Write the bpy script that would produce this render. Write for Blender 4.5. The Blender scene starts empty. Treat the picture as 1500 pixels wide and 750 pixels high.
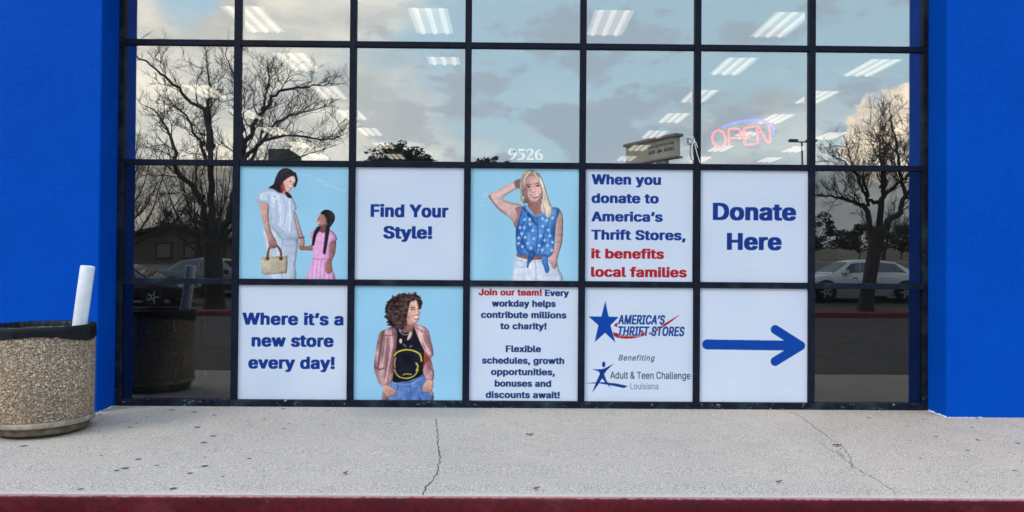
import bpy, bmesh, math, random
import numpy as np
from mathutils import Vector, Matrix
R = math.radians
S = bpy.context.scene
COL = S.collection

# ------------------------------------------------------------------ camera
cam_d = bpy.data.cameras.new('camera')
cam_d.sensor_width = 36.0
cam_d.lens = 36.0 * 1083.0 / 1500.0
cam_d.clip_start = 0.05
cam_d.clip_end = 3000
cam = bpy.data.objects.new('camera', cam_d)
COL.objects.link(cam)
yaw, pitch, roll = 0.0085, 0.0100, 0.0075
fw = Vector((math.sin(yaw) * math.cos(pitch), math.cos(yaw) * math.cos(pitch), math.sin(pitch)))
rt0 = Vector((math.cos(yaw), -math.sin(yaw), 0))
up0 = rt0.cross(fw)
rt = math.cos(roll) * rt0 + math.sin(roll) * up0
up = -math.sin(roll) * rt0 + math.cos(roll) * up0
m = Matrix((rt, up, -fw)).transposed().to_4x4()
m.translation = Vector((0, -7.65, 1.4886))
cam.matrix_world = m
S.camera = cam

# ------------------------------------------------------------------ sky, sun, exposure
SUN_AZ = 52.0      # degrees from "straight behind the photographer" towards the left
SUN_EL = 42.0
sun_dir = Vector((-math.sin(R(SUN_AZ)) * math.cos(R(SUN_EL)), -math.cos(R(SUN_AZ)) * math.cos(R(SUN_EL)), math.sin(R(SUN_EL))))
W = bpy.data.worlds.new('World')
S.world = W
W.use_nodes = True
wt = W.node_tree
wt.nodes.clear()


def wn(t, **k):
    n = wt.nodes.new(t)
    for a, b in k.items():
        setattr(n, a, b)
    return n


def wmath(op, a, b=None, clamp=False):
    n = wn('ShaderNodeMath', operation=op, use_clamp=clamp)
    for i, v in enumerate((a, b)):
        if v is None:
            continue
        if isinstance(v, (int, float)):
            n.inputs[i].default_value = v
        else:
            wt.links.new(v, n.inputs[i])
    return n.outputs[0]


def wmap(v, a, b, c=0.0, d=1.0):
    n = wn('ShaderNodeMapRange', interpolation_type='SMOOTHSTEP')
    wt.links.new(v, n.inputs[0])
    for i, q in enumerate((a, b, c, d)):
        n.inputs[i + 1].default_value = q
    return n.outputs[0]


def wmix(f, a, b):
    n = wn('ShaderNodeMix', data_type='RGBA')
    if isinstance(f, (int, float)):
        n.inputs[0].default_value = f
    else:
        wt.links.new(f, n.inputs[0])
    for i, v in ((6, a), (7, b)):
        if isinstance(v, tuple):
            n.inputs[i].default_value = v + (1,)
        else:
            wt.links.new(v, n.inputs[i])
    return n.outputs[2]


sky = wn('ShaderNodeTexSky')
sky.sky_type = 'NISHITA'
sky.sun_disc = False
sky.sun_elevation = R(SUN_EL)
sky.sun_rotation = math.atan2(sun_dir.x, sun_dir.y)
sky.air_density = 1.0
sky.dust_density = 0.6
sky.ozone_density = 2.0
tc = wn('ShaderNodeTexCoord')
sx = wn('ShaderNodeSeparateXYZ')
wt.links.new(tc.outputs['Generated'], sx.inputs[0])
X_, Y_, Z_ = sx.outputs
zc = wmath('ADD', wmath('MAXIMUM', Z_, 0.0), 0.16)
cx = wmath('DIVIDE', X_, zc)
cy = wmath('DIVIDE', Y_, zc)
cxyz = wn('ShaderNodeCombineXYZ')
wt.links.new(cx, cxyz.inputs[0])
wt.links.new(cy, cxyz.inputs[1])


def wnoise(scale, detail, rough, off, sxyz=(1, 1, 1), src=None):
    mp = wn('ShaderNodeMapping')
    mp.inputs['Location'].default_value = off
    mp.inputs['Scale'].default_value = sxyz
    wt.links.new(src or cxyz.outputs[0], mp.inputs[0])
    n = wn('ShaderNodeTexNoise')
    n.inputs['Scale'].default_value = scale
    n.inputs['Detail'].default_value = detail
    n.inputs['Roughness'].default_value = rough
    wt.links.new(mp.outputs[0], n.inputs[0])
    return n.outputs[0]


def blob(d, c0, c1):
    """soft patch of sky around a direction"""
    d = Vector(d).normalized()
    vm = wn('ShaderNodeVectorMath', operation='DOT_PRODUCT')
    nrm = wn('ShaderNodeVectorMath', operation='NORMALIZE')
    wt.links.new(tc.outputs['Generated'], nrm.inputs[0])
    wt.links.new(nrm.outputs[0], vm.inputs[0])
    vm.inputs[1].default_value = d
    return wmap(vm.outputs['Value'], math.cos(R(c0)), math.cos(R(c1)))


def dirpx(px, py):
    return ((px - 741) / 1083.0, -1.0, (385 - py) / 1083.0)


G_ = tc.outputs['Generated']
n1 = wnoise(1.0, 7, 0.55, (3.1, 1.7, 0.4), (3.2, 3.2, 8.5), src=G_)
n2 = wnoise(1.0, 6, 0.58, (7.3, 4.1, 2), (7, 7, 17), src=G_)
n3 = wnoise(1.0, 6, 0.62, (1.3, 9.1, 5), (20, 20, 26), src=G_)
left = blob((-0.62, -0.75, 0.22), 40, 6)
lowband = wmap(Z_, 0.30, 0.04)
bluegap = blob(dirpx(275, -5), 3.6, 0.6)
bias = wmath('ADD', wmath('MULTIPLY', left, 0.36), wmath('MULTIPLY', lowband, 0.13))
bias = wmath('SUBTRACT', bias, wmath('MULTIPLY', bluegap, 0.42))
bias = wmath('SUBTRACT', bias, wmath('MULTIPLY', blob(dirpx(820, 10), 14, 4), 0.16))
bias = wmath('ADD', bias, wmath('MULTIPLY', wmath('SUBTRACT', n3, 0.5), 0.18))
cl = wmap(wmath('ADD', n1, bias), 0.44, 0.70)
pf = wmath('ADD', wmath('MULTIPLY', blob(dirpx(1312, 190), 4.6, 0.5), 0.55), wmath('MULTIPLY', n3, 1.0))
puff = wmap(pf, 0.72, 0.82)
g2 = wnoise(1.0, 6, 0.6, (2.3, 5.1, 1), (9, 9, 20), src=G_)
mid = wmath('MAXIMUM', blob(dirpx(900, 190), 11, 3), blob(dirpx(640, 190), 8, 2))
cl2 = wmap(wmath('ADD', g2, wmath('MULTIPLY', mid, 0.09)), 0.52, 0.61)
gray = wmix(wmap(n2, 0.34, 0.66), (7.0, 7.6, 8.0), (12.2, 12.6, 12.4))
warm = wmix(wmap(n2, 0.3, 0.7), (10.8, 10.7, 10.0), (19.0, 17.3, 14.0))
cloudcol = wmix(left, gray, warm)
blue = wmix(0.5, sky.outputs[0], (11.5, 16.0, 17.5))
c = wmix(wmath('MULTIPLY', cl, 0.92), blue, cloudcol)
c = wmix(wmath('MULTIPLY', cl2, 0.85), c, wmix(left, (6.3, 7.6, 9.0), (10.4, 10.2, 9.6)))
c = wmix(puff, c, wmix(wmap(n3, 0.40, 0.62), (12.5, 11.2, 9.6), (19.5, 16.4, 12.4)))
# bright bluish sky tone overhead, added out of view to light the pavement
c = wmix(wmap(Z_, 0.42, 0.85), c, (17.0, 21.0, 27.5))
bg = wn('ShaderNodeBackground')
bg.inputs[1].default_value = 0.105
wt.links.new(c, bg.inputs[0])
wo = wn('ShaderNodeOutputWorld')
wt.links.new(bg.outputs[0], wo.inputs[0])

sun_d = bpy.data.lights.new('sun', 'SUN')
sun_d.energy = 1.25
sun_d.angle = R(18)
sun_d.color = (1.0, 0.93, 0.84)
sun = bpy.data.objects.new('sun', sun_d)
COL.objects.link(sun)
sun.rotation_euler = sun_dir.to_track_quat('Z', 'Y').to_euler()

S.view_settings.view_transform = 'Standard'
S.view_settings.look = 'None'
S.view_settings.gamma = 1.0
S.view_settings.use_curve_mapping = False
S.view_settings.exposure = 0.0
S.render.engine = 'CYCLES'
S.cycles.use_denoising = True
S.cycles.max_bounces = 8
S.cycles.transparent_max_bounces = 12
S.cycles.caustics_reflective = False
S.cycles.caustics_refractive = False


# ------------------------------------------------------------------ helpers
def lin(c):
    return tuple((v / 12.92 if v <= 0.04045 else ((v + 0.055) / 1.055) ** 2.4) for v in c)


def lin255(*c):
    return lin([v / 255.0 for v in c])


class MB:
    def __init__(s):
        s.v = []
        s.f = []
        s.mi = []

    def add(s, vs, fs, mi=0):
        o = len(s.v)
        s.v += [tuple(p) for p in vs]
        s.f += [tuple(i + o for i in f) for f in fs]
        s.mi += [mi] * len(fs)

    def box(s, x0, x1, y0, y1, z0, z1, mi=0):
        s.add([(x0, y0, z0), (x1, y0, z0), (x1, y1, z0), (x0, y1, z0), (x0, y0, z1), (x1, y0, z1), (x1, y1, z1), (x0, y1, z1)],
              [(0, 3, 2, 1), (4, 5, 6, 7), (0, 1, 5, 4), (1, 2, 6, 5), (2, 3, 7, 6), (3, 0, 4, 7)], mi)

    def lathe(s, prof, n=48, c=(0, 0, 0), wob=None, mi=0):
        vs = []
        for j, (r, z) in enumerate(prof):
            for i in range(n):
                a = 2 * math.pi * i / n
                dr, dz = wob(j, a) if wob else (0, 0)
                vs.append((c[0] + (r + dr) * math.cos(a), c[1] + (r + dr) * math.sin(a), c[2] + z + dz))
        fs = []
        for j in range(len(prof) - 1):
            for i in range(n):
                k = (i + 1) % n
                fs.append((j * n + i, j * n + k, (j + 1) * n + k, (j + 1) * n + i))
        s.add(vs, fs, mi)

    def disc(s, c, r, n=32, axis='z', flip=False):
        vs = []
        for i in range(n):
            a = 2 * math.pi * i / n
            d = {'z': (math.cos(a), math.sin(a), 0), 'y': (math.cos(a), 0, math.sin(a)), 'x': (0, math.cos(a), math.sin(a))}[axis]
            vs.append((c[0] + r * d[0], c[1] + r * d[1], c[2] + r * d[2]))
        f = tuple(range(n))
        s.add(vs, [f[::-1] if flip else f])

    def tube(s, pts, rad, n=6, cap=True, closed=False):
        pts = [Vector(p) for p in pts]
        if isinstance(rad, (int, float)):
            rad = [rad] * len(pts)
        m_ = len(pts)
        ref = None
        vs = []
        for i, p in enumerate(pts):
            a = pts[i - 1] if (i > 0 or closed) else p
            b = pts[(i + 1) % m_] if (i < m_ - 1 or closed) else p
            t = (b - a)
            if t.length < 1e-9:
                t = Vector((0, 0, 1))
            t.normalize()
            if ref is None:
                ref = t.orthogonal().normalized()
            ref = (ref - t * ref.dot(t))
            if ref.length < 1e-6:
                ref = t.orthogonal()
            ref.normalize()
            bi = t.cross(ref)
            for k in range(n):
                an = 2 * math.pi * k / n
                vs.append(p + (ref * math.cos(an) + bi * math.sin(an)) * rad[i])
        fs = []
        for i in range(m_ if closed else m_ - 1):
            j = (i + 1) % m_
            for k in range(n):
                l = (k + 1) % n
                fs.append((i * n + k, i * n + l, j * n + l, j * n + k))
        if cap and not closed:
            fs.append(tuple(range(n))[::-1])
            fs.append(tuple((m_ - 1) * n + k for k in range(n)))
        s.add(vs, fs)

    def prism(s, pts, y0, y1):
        """polygon in the xz plane given thickness along y (y0 is the front)"""
        n = len(pts)
        vs = [(x, y0, z) for x, z in pts] + [(x, y1, z) for x, z in pts]
        fs = [tuple(range(n)), tuple(range(n, 2 * n))[::-1]]
        fs += [(i, n + i, n + (i + 1) % n, (i + 1) % n) for i in range(n)]
        s.add(vs, fs)

    def build(s, name, mats, parent=None, smooth=False, loc=None, bevel=0):
        me = bpy.data.meshes.new(name)
        me.from_pydata(s.v, [], s.f)
        if not isinstance(mats, (list, tuple)):
            mats = [mats]
        for q in mats:
            me.materials.append(q)
        if len(mats) > 1:
            me.polygons.foreach_set('material_index', s.mi)
        bm = bmesh.new()
        bm.from_mesh(me)
        bmesh.ops.recalc_face_normals(bm, faces=bm.faces)
        if bevel:
            es = [e for e in bm.edges if len(e.link_faces) == 2 and e.calc_face_angle(0) > 0.6]
            bmesh.ops.bevel(bm, geom=es, offset=bevel, segments=2, affect='EDGES', profile=0.5)
        bm.to_mesh(me)
        bm.free()
        if smooth:
            me.polygons.foreach_set('use_smooth', [True] * len(me.polygons))
            if smooth != 'all':
                try:
                    me.set_sharp_from_angle(angle=R(40))
                except Exception:
                    pass
        o = bpy.data.objects.new(name, me)
        COL.objects.link(o)
        if parent is not None:
            o.parent = parent
        if loc is not None:
            o.location = loc
        return o


def tag(o, label=None, cat=None, group=None, kind=None):
    for k, v in (('label', label), ('category', cat), ('group', group), ('kind', kind)):
        if v:
            o[k] = v
    return o


def empty(name, loc, label, cat, group=None, rz=0):
    o = bpy.data.objects.new(name, None)
    o.empty_display_size = 0.2
    COL.objects.link(o)
    o.location = loc
    o.rotation_euler = (0, 0, rz)
    return tag(o, label, cat, group)


def copy_tree(o, parent=None):
    c_ = o.copy()
    COL.objects.link(c_)
    if parent is not None:
        c_.parent = parent
    for ch in list(o.children):
        copy_tree(ch, c_)
    return c_


# ------------------------------------------------------------------ materials
class NT:
    def __init__(s, name):
        s.m = bpy.data.materials.new(name)
        s.m.use_nodes = True
        s.t = s.m.node_tree
        s.b = s.t.nodes['Principled BSDF']
        s.out = s.t.nodes['Material Output']
        s.co = s.t.nodes.new('ShaderNodeTexCoord')

    def n(s, t, **k):
        q = s.t.nodes.new(t)
        for a, b in k.items():
            setattr(q, a, b)
        return q

    def link(s, a, b):
        s.t.links.new(a, b)

    def mapped(s, scale=(1, 1, 1), src='Object'):
        mp = s.n('ShaderNodeMapping')
        mp.inputs['Scale'].default_value = scale
        s.link(s.co.outputs[src], mp.inputs[0])
        return mp.outputs[0]

    def noise(s, scale, detail=4, rough=0.55, vec=None, dim='3D'):
        q = s.n('ShaderNodeTexNoise')
        q.inputs['Scale'].default_value = scale
        q.inputs['Detail'].default_value = detail
        q.inputs['Roughness'].default_value = rough
        s.link(vec or s.co.outputs['Object'], q.inputs['Vector'])
        return q.outputs[0]

    def voro(s, scale, feature='F1', vec=None, out='Distance', rand=1.0):
        q = s.n('ShaderNodeTexVoronoi', feature=feature)
        q.inputs['Scale'].default_value = scale
        q.inputs['Randomness'].default_value = rand
        s.link(vec or s.co.outputs['Object'], q.inputs['Vector'])
        return q.outputs[out]

    def rng(s, v, a, b, c=0.0, d=1.0, smooth=True):
        q = s.n('ShaderNodeMapRange')
        if smooth:
            q.interpolation_type = 'SMOOTHSTEP'
        s.link(v, q.inputs[0])
        for i, x in enumerate((a, b, c, d)):
            q.inputs[i + 1].default_value = x
        return q.outputs[0]

    def mix(s, f, a, b, blend='MIX'):
        q = s.n('ShaderNodeMix', data_type='RGBA', blend_type=blend)
        if isinstance(f, (int, float)):
            q.inputs[0].default_value = f
        else:
            s.link(f, q.inputs[0])
        for i, v in ((6, a), (7, b)):
            if isinstance(v, (tuple, list)):
                q.inputs[i].default_value = tuple(v)[:3] + (1,)
            else:
                s.link(v, q.inputs[i])
        return q.outputs[2]

    def math(s, op, a, b=0.0):
        q = s.n('ShaderNodeMath', operation=op)
        for i, v in enumerate((a, b)):
            if isinstance(v, (int, float)):
                q.inputs[i].default_value = v
            else:
                s.link(v, q.inputs[i])
        return q.outputs[0]

    def base(s, v):
        if isinstance(v, (tuple, list)):
            s.b.inputs['Base Color'].default_value = tuple(v)[:3] + (1,)
        else:
            s.link(v, s.b.inputs['Base Color'])
        return s

    def rough(s, v):
        if isinstance(v, (int, float)):
            s.b.inputs['Roughness'].default_value = v
        else:
            s.link(v, s.b.inputs['Roughness'])
        return s

    def bump(s, h, strength=0.2, dist=0.01):
        q = s.n('ShaderNodeBump')
        q.inputs['Strength'].default_value = strength
        q.inputs['Distance'].default_value = dist
        s.link(h, q.inputs['Height'])
        s.link(q.outputs[0], s.b.inputs['Normal'])
        return s

    def set(s, **k):
        for a, b in k.items():
            s.b.inputs[a.replace('_', ' ')].default_value = b
        return s


def simple(name, col, rough=0.5, metal=0.0, var=0.12, scale=8.0, spec=0.5, bump=0.0):
    t = NT(name)
    q = t.noise(scale, 4)
    t.base(t.mix(t.rng(q, 0.3, 0.7), tuple(v * (1 - var) for v in col), tuple(min(1, v * (1 + var)) for v in col)))
    t.rough(rough)
    t.set(Metallic=metal)
    t.b.inputs['Specular IOR Level'].default_value = spec
    if bump:
        t.bump(t.noise(scale * 12, 3), bump, 0.005)
    return t.m


def m_blue():
    t = NT('blue_paint')
    q = t.noise(1.3, 5, 0.6)
    q2 = t.noise(34, 4, 0.65, t.mapped((1, 1, 0.45)))
    base = t.mix(t.rng(q, 0.3, 0.7), (0.0004, 0.066, 0.455), (0.0006, 0.075, 0.50))
    base = t.mix(t.math('MULTIPLY', t.rng(q2, 0.45, 0.72), 0.42), base, (0.001, 0.092, 0.56))
    # scuffed white flecks low on the wall
    sp = t.n('ShaderNodeSeparateXYZ')
    t.link(t.co.outputs['Object'], sp.inputs[0])
    low = t.rng(sp.outputs[2], 0.9, 0.0)
    fl = t.math('MULTIPLY', t.rng(t.noise(60, 3, 0.7), 0.74, 0.77), low)
    t.base(t.mix(t.math('MULTIPLY', fl, 0.7), base, (0.45, 0.55, 0.75)))
    t.rough(0.55)
    t.b.inputs['Specular IOR Level'].default_value = 0.03
    h = t.math('ADD', t.noise(90, 5, 0.65), t.math('MULTIPLY', t.noise(22, 3), 0.6))
    t.bump(h, 0.75, 0.008)
    return t.m


def m_concrete():
    t = NT('sidewalk_concrete')
    big = t.noise(0.6, 5, 0.6)
    mid = t.noise(2.6, 5, 0.6)
    fine = t.noise(120, 2, 0.6)
    fine2 = t.noise(36, 5, 0.7)
    c_ = t.mix(t.rng(big, 0.3, 0.7), (0.300, 0.266, 0.222), (0.415, 0.360, 0.293))
    c_ = t.mix(t.math('MULTIPLY', t.rng(mid, 0.47, 0.72), 0.75), c_, (0.284, 0.254, 0.216))
    # broad rusty stain on the right and bluish wash patch in the middle
    c_ = t.mix(t.math('MULTIPLY', t.rng(t.noise(0.8, 4, 0.6, t.mapped((1, 1.4, 1))), 0.55, 0.75), 0.35), c_, (0.405, 0.320, 0.229))
    c_ = t.mix(t.rng(fine, 0.42, 0.62, 0.0, 0.80), c_, (0.600, 0.498, 0.414))
    c_ = t.mix(t.rng(fine, 0.50, 0.36, 0.0, 0.80), c_, (0.150, 0.149, 0.122))
    c_ = t.mix(t.rng(fine2, 0.55, 0.75, 0.0, 0.30), c_, (0.594, 0.531, 0.444))
    pit = t.n('ShaderNodeTexVoronoi')
    pit.inputs['Scale'].default_value = 34
    t.link(t.co.outputs['Object'], pit.inputs['Vector'])
    psep = t.n('ShaderNodeSeparateColor')
    t.link(pit.outputs['Color'], psep.inputs[0])
    pits = t.math('MULTIPLY', t.rng(pit.outputs['Distance'], 0.28, 0.18), t.rng(psep.outputs[0], 0.72, 0.80))
    c_ = t.mix(t.math('MULTIPLY', pits, 0.6), c_, (0.13, 0.12, 0.105))
    # trodden-in gum spots: sparse, irregular and of different sizes
    vec = t.mapped((1, 1, 0.0))
    q = t.n('ShaderNodeTexVoronoi')
    q.voronoi_dimensions = '2D'
    q.inputs['Scale'].default_value = 3.6
    t.link(vec, q.inputs['Vector'])
    sep = t.n('ShaderNodeSeparateColor')
    t.link(q.outputs['Color'], sep.inputs[0])
    sp = t.n('ShaderNodeSeparateXYZ')
    t.link(t.co.outputs['Object'], sp.inputs[0])
    ends = t.math('MAXIMUM', t.rng(sp.outputs[0], -1.4, -2.3), t.rng(sp.outputs[0], 2.9, 3.8))
    thr = t.math('SUBTRACT', 0.95, t.math('MULTIPLY', ends, 0.35))
    size = t.math('MULTIPLY', t.math('MAXIMUM', t.math('SUBTRACT', sep.outputs[0], thr), 0.0), 0.17)
    d = t.math('ADD', q.outputs['Distance'], t.math('MULTIPLY', t.math('SUBTRACT', t.noise(16, 2), 0.5), 0.05))
    gum = t.rng(t.math('SUBTRACT', t.math('ADD', size, t.math('MULTIPLY', t.math('GREATER_THAN', size, 0.0), 0.032)), d), -0.004, 0.006)
    # clean pale strip along the kerb, bluish damp patch under the curly haired poster
    edge = t.math('MULTIPLY', t.rng(t.math('ADD', sp.outputs[1], t.math('MULTIPLY', t.noise(20, 4), 0.12)), -2.60, -2.70), 0.55)
    c_ = t.mix(edge, c_, (0.52, 0.47, 0.40))
    px_ = t.math('ABSOLUTE', t.math('ADD', sp.outputs[0], 0.85))
    patch = t.math('MULTIPLY', t.rng(t.math('ADD', px_, t.math('MULTIPLY', t.noise(5, 3), 0.5)), 1.0, 0.75), t.rng(t.math('ADD', sp.outputs[1], t.math('MULTIPLY', t.noise(7, 3), 0.25)), -0.45, -0.22))
    c_ = t.mix(t.math('MULTIPLY', patch, 0.45), c_, (0.24, 0.26, 0.27))
    warm = t.rng(t.math('ADD', sp.outputs[0], t.math('MULTIPLY', t.noise(1.2, 3), 1.5)), 2.2, 4.2)
    c_ = t.mix(t.math('MULTIPLY', warm, 0.5), c_, t.mix(1.0, c_, (1.16, 1.06, 0.98), 'MULTIPLY'))
    c_ = t.mix(t.math('MULTIPLY', gum, 0.93), c_, (0.025, 0.025, 0.028))
    t.base(c_)
    t.rough(0.9)
    t.bump(t.math('ADD', fine, t.math('MULTIPLY', fine2, 0.8)), 0.5, 0.004)
    return t.m


def m_kerb_red():
    t = NT('red_kerb_paint')
    big = t.noise(1.6, 5, 0.6)
    f = t.noise(26, 5, 0.7)
    f2 = t.noise(9, 5, 0.72)
    c_ = t.mix(t.rng(big, 0.3, 0.7), (0.088, 0.0075, 0.0125), (0.125, 0.011, 0.018))
    c_ = t.mix(t.rng(f, 0.46, 0.66, 0, 0.85), c_, (0.05, 0.009, 0.012))
    c_ = t.mix(t.rng(t.noise(2.2, 5, 0.7), 0.52, 0.68, 0, 0.6), c_, (0.17, 0.03, 0.036))
    sp = t.n('ShaderNodeSeparateXYZ')
    t.link(t.co.outputs['Object'], sp.inputs[0])
    edge = t.rng(sp.outputs[2], -0.085, -0.052)
    dirt = t.math('MULTIPLY', t.rng(sp.outputs[2], -0.062, -0.074), t.rng(sp.outputs[2], -0.115, -0.085))
    c_ = t.mix(t.math('MULTIPLY', dirt, t.rng(t.noise(4, 5, 0.7), 0.35, 0.65, 0.05, 0.5)), c_, (0.02, 0.014, 0.016))
    c_ = t.mix(t.rng(f2, 0.70, 0.73, 0, 0.8), c_, (0.30, 0.24, 0.22))
    c_ = t.mix(t.math('MULTIPLY', t.rng(t.math('ADD', t.math('MULTIPLY', f, 0.02), sp.outputs[2]), -0.048, -0.040), 0.8), c_, (0.40, 0.22, 0.21))
    t.base(c_)
    t.b.inputs['Specular IOR Level'].default_value = 0.12
    t.rough(0.75)
    t.bump(t.math('ADD', f, f2), 0.5, 0.006)
    return t.m


def m_frame(chips=False):
    t = NT('dark_frame_paint')
    q = t.noise(7, 4)
    c_ = t.mix(t.rng(q, 0.3, 0.7), (0.006, 0.009, 0.020), (0.010, 0.014, 0.027))
    if chips:
        sp = t.n('ShaderNodeSeparateXYZ')
        t.link(t.co.outputs['Object'], sp.inputs[0])
        w = t.rng(t.noise(24, 5, 0.72, t.mapped((0.8, 1, 1.6))), 0.62, 0.66)
        c_ = t.mix(t.rng(t.noise(3.5, 4), 0.45, 0.7, 0, 0.5), c_, (0.035, 0.06, 0.07))
        w = t.math('MULTIPLY', w, t.rng(sp.outputs[2], 0.35 if chips == 'low' else 4.0, 0.0, 0.12, 1.0))
        c_ = t.mix(t.math('MULTIPLY', w, 0.8), c_, (0.42, 0.46, 0.52))
    else:
        w = t.rng(t.noise(30, 4, 0.7), 0.76, 0.78)
        c_ = t.mix(t.math('MULTIPLY', w, 0.6), c_, (0.35, 0.38, 0.42))
    t.base(c_)
    t.rough(0.5)
    t.b.inputs['Specular IOR Level'].default_value = 0.10
    return t.m


def m_glass(name, refl, tint, fresnel):
    t = NT(name)
    nt = t.t
    nt.nodes.remove(t.b)
    tr = t.n('ShaderNodeBsdfTransparent')
    tr.inputs[0].default_value = tint + (1,)
    gl = t.n('ShaderNodeBsdfGlossy')
    gl.inputs['Roughness'].default_value = 0.0
    gl.inputs[0].default_value = (1, 1, 1, 1)
    bp = t.n('ShaderNodeBump')
    bp.inputs['Strength'].default_value = 0.05
    bp.inputs['Distance'].default_value = 0.010
    t.link(t.noise(1.1, 1, 0.4, t.mapped((1, 1, 1.3))), bp.inputs['Height'])
    t.link(bp.outputs[0], gl.inputs['Normal'])
    fr = t.n('ShaderNodeFresnel')
    fr.inputs[0].default_value = 1.5
    # faint dust film
    df = t.n('ShaderNodeBsdfDiffuse')
    df.inputs[0].default_value = (0.55, 0.55, 0.55, 1)
    f = t.math('ADD', t.math('MULTIPLY', fr.outputs[0], fresnel), refl)
    mx = t.n('ShaderNodeMixShader')
    t.link(f, mx.inputs[0])
    t.link(tr.outputs[0], mx.inputs[1])
    t.link(gl.outputs[0], mx.inputs[2])
    mx2 = t.n('ShaderNodeMixShader')
    t.link(t.rng(t.noise(2.2, 5, 0.7, t.mapped((1, 1, 0.5))), 0.35, 0.8, 0.003, 0.016), mx2.inputs[0])
    t.link(mx.outputs[0], mx2.inputs[1])
    t.link(df.outputs[0], mx2.inputs[2])
    t.link(mx2.outputs[0], t.out.inputs[0])
    return t.m


def m_emit(name, col, strength):
    t = NT(name)
    t.base(tuple(min(1, v) for v in col))
    t.b.inputs['Emission Color'].default_value = tuple(col) + (1,)
    t.b.inputs['Emission Strength'].default_value = strength
    return t.m


def m_panel():
    t = NT('white_vinyl')
    q = t.noise(1.5, 3)
    c_ = t.mix(t.rng(q, 0.3, 0.7), (0.585, 0.65, 0.775), (0.625, 0.685, 0.805))
    sc = t.rng(t.noise(6, 5, 0.7, t.mapped((0.5, 1, 4))), 0.66, 0.76, 0, 0.35)
    t.base(t.mix(sc, c_, (0.74, 0.77, 0.83)))
    t.rough(0.35)
    t.b.inputs['Specular IOR Level'].default_value = 0.15
    t.bump(t.noise(2.2, 2), 0.06, 0.01)
    return t.m


def m_aggregate():
    t = NT('exposed_aggregate')
    q = t.n('ShaderNodeTexVoronoi')
    q.inputs['Scale'].default_value = 62
    t.link(t.co.outputs['Object'], q.inputs['Vector'])
    q2 = t.n('ShaderNodeTexVoronoi')
    q2.inputs['Scale'].default_value = 150
    t.link(t.co.outputs['Object'], q2.inputs['Vector'])
    cr = t.n('ShaderNodeValToRGB')
    sep = t.n('ShaderNodeSeparateColor')
    t.link(q.outputs['Color'], sep.inputs[0])
    t.link(sep.outputs[0], cr.inputs[0])
    e = cr.color_ramp.elements
    e[0].position = 0.0
    e[0].color = (0.108, 0.080, 0.055, 1)
    e[1].position = 1.0
    e[1].color = (0.864, 0.700, 0.524, 1)
    for p_, c_ in ((0.22, (0.204, 0.138, 0.087, 1)), (0.45, (0.360, 0.249, 0.156, 1)), (0.65, (0.432, 0.318, 0.216, 1)), (0.85, (0.564, 0.424, 0.304, 1))):
        k = e.new(p_)
        k.color = c_
    mort = t.rng(q.outputs['Distance'], 0.42, 0.62)
    sep2 = t.n('ShaderNodeSeparateColor')
    t.link(q2.outputs['Color'], sep2.inputs[0])
    c2 = t.mix(t.rng(sep2.outputs[1], 0.2, 0.9), (0.096, 0.069, 0.046), (0.504, 0.382, 0.267))
    c_ = t.mix(mort, cr.outputs[0], c2)
    c_ = t.mix(t.rng(t.noise(3.0, 4), 0.35, 0.7, 0, 0.35), c_, (0.168, 0.122, 0.083))
    t.base(c_)
    t.rough(0.8)
    h = t.math('SUBTRACT', 1.0, q.outputs['Distance'])
    t.bump(h, 0.9, 0.008)
    return t.m


M = {}
M['blue'] = m_blue()
M['concrete'] = m_concrete()
M['kerb'] = m_kerb_red()
M['frame'] = m_frame()
M['frame_low'] = m_frame('low')
M['glass_up'] = m_glass('upper_reflective_glass', 0.345, (0.90, 0.92, 0.92), 0.5)
M['glass_low'] = m_glass('lower_clear_glass', 0.140, (0.52, 0.51, 0.48), 1.0)
M['glass_foot'] = m_glass('foot_clear_glass', 0.065, (0.60, 0.59, 0.56), 1.0)
M['panel'] = m_panel()
M['aggregate'] = m_aggregate()
M['ink_blue'] = simple('blue_ink', (0.007, 0.040, 0.235), 0.45, var=0.06, spec=0.12)
M['ink_navy'] = simple('navy_ink', (0.015, 0.038, 0.150), 0.45, var=0.06, spec=0.12)
M['ink_bright'] = simple('bright_blue_ink', (0.0015, 0.062, 0.335), 0.45, var=0.05, spec=0.12)
M['ink_red'] = simple('red_ink', (0.40, 0.015, 0.026), 0.45, var=0.06, spec=0.12)
M['ink_grey'] = simple('grey_ink', (0.10, 0.11, 0.15), 0.45, var=0.05)
M['ink_white'] = simple('white_decal', (0.93, 0.93, 0.91), 0.4, var=0.02)
M['plinth'] = simple('plinth_concrete', (0.29, 0.235, 0.175), 0.85, var=0.3, scale=14, bump=0.5)
M['plinth_dark'] = simple('dark_plinth_concrete', (0.145, 0.115, 0.085), 0.9, var=0.45, scale=11, bump=0.5)  # darker, more mottled concrete for the base below the rim band
M['bag'] = simple('black_plastic_bag', (0.006, 0.008, 0.012), 0.38, var=0.2, scale=20, spec=0.22)
M['foam'] = simple('white_foam', (0.78, 0.80, 0.83), 0.6, var=0.05, scale=18, bump=0.2)
M['crack'] = simple('crack_dirt', (0.045, 0.042, 0.04), 0.95)
M['caulk'] = simple('white_caulk', (0.70, 0.71, 0.72), 0.7)
M['cord'] = simple('white_cord', (0.75, 0.75, 0.74), 0.8)
M['leaf_dry'] = simple('dry_leaf', (0.13, 0.07, 0.04), 0.8, var=0.3, scale=40)
M['asphalt'] = simple('asphalt', (0.074, 0.060, 0.049), 0.92, var=0.25, scale=3, bump=0.4)
M['grass'] = simple('dormant_grass', (0.155, 0.125, 0.07), 0.95, var=0.35, scale=1.5, bump=0.3)
M['mulch'] = simple('leaf_litter', (0.10, 0.068, 0.045), 0.95, var=0.5, scale=14, bump=0.6)
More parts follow.
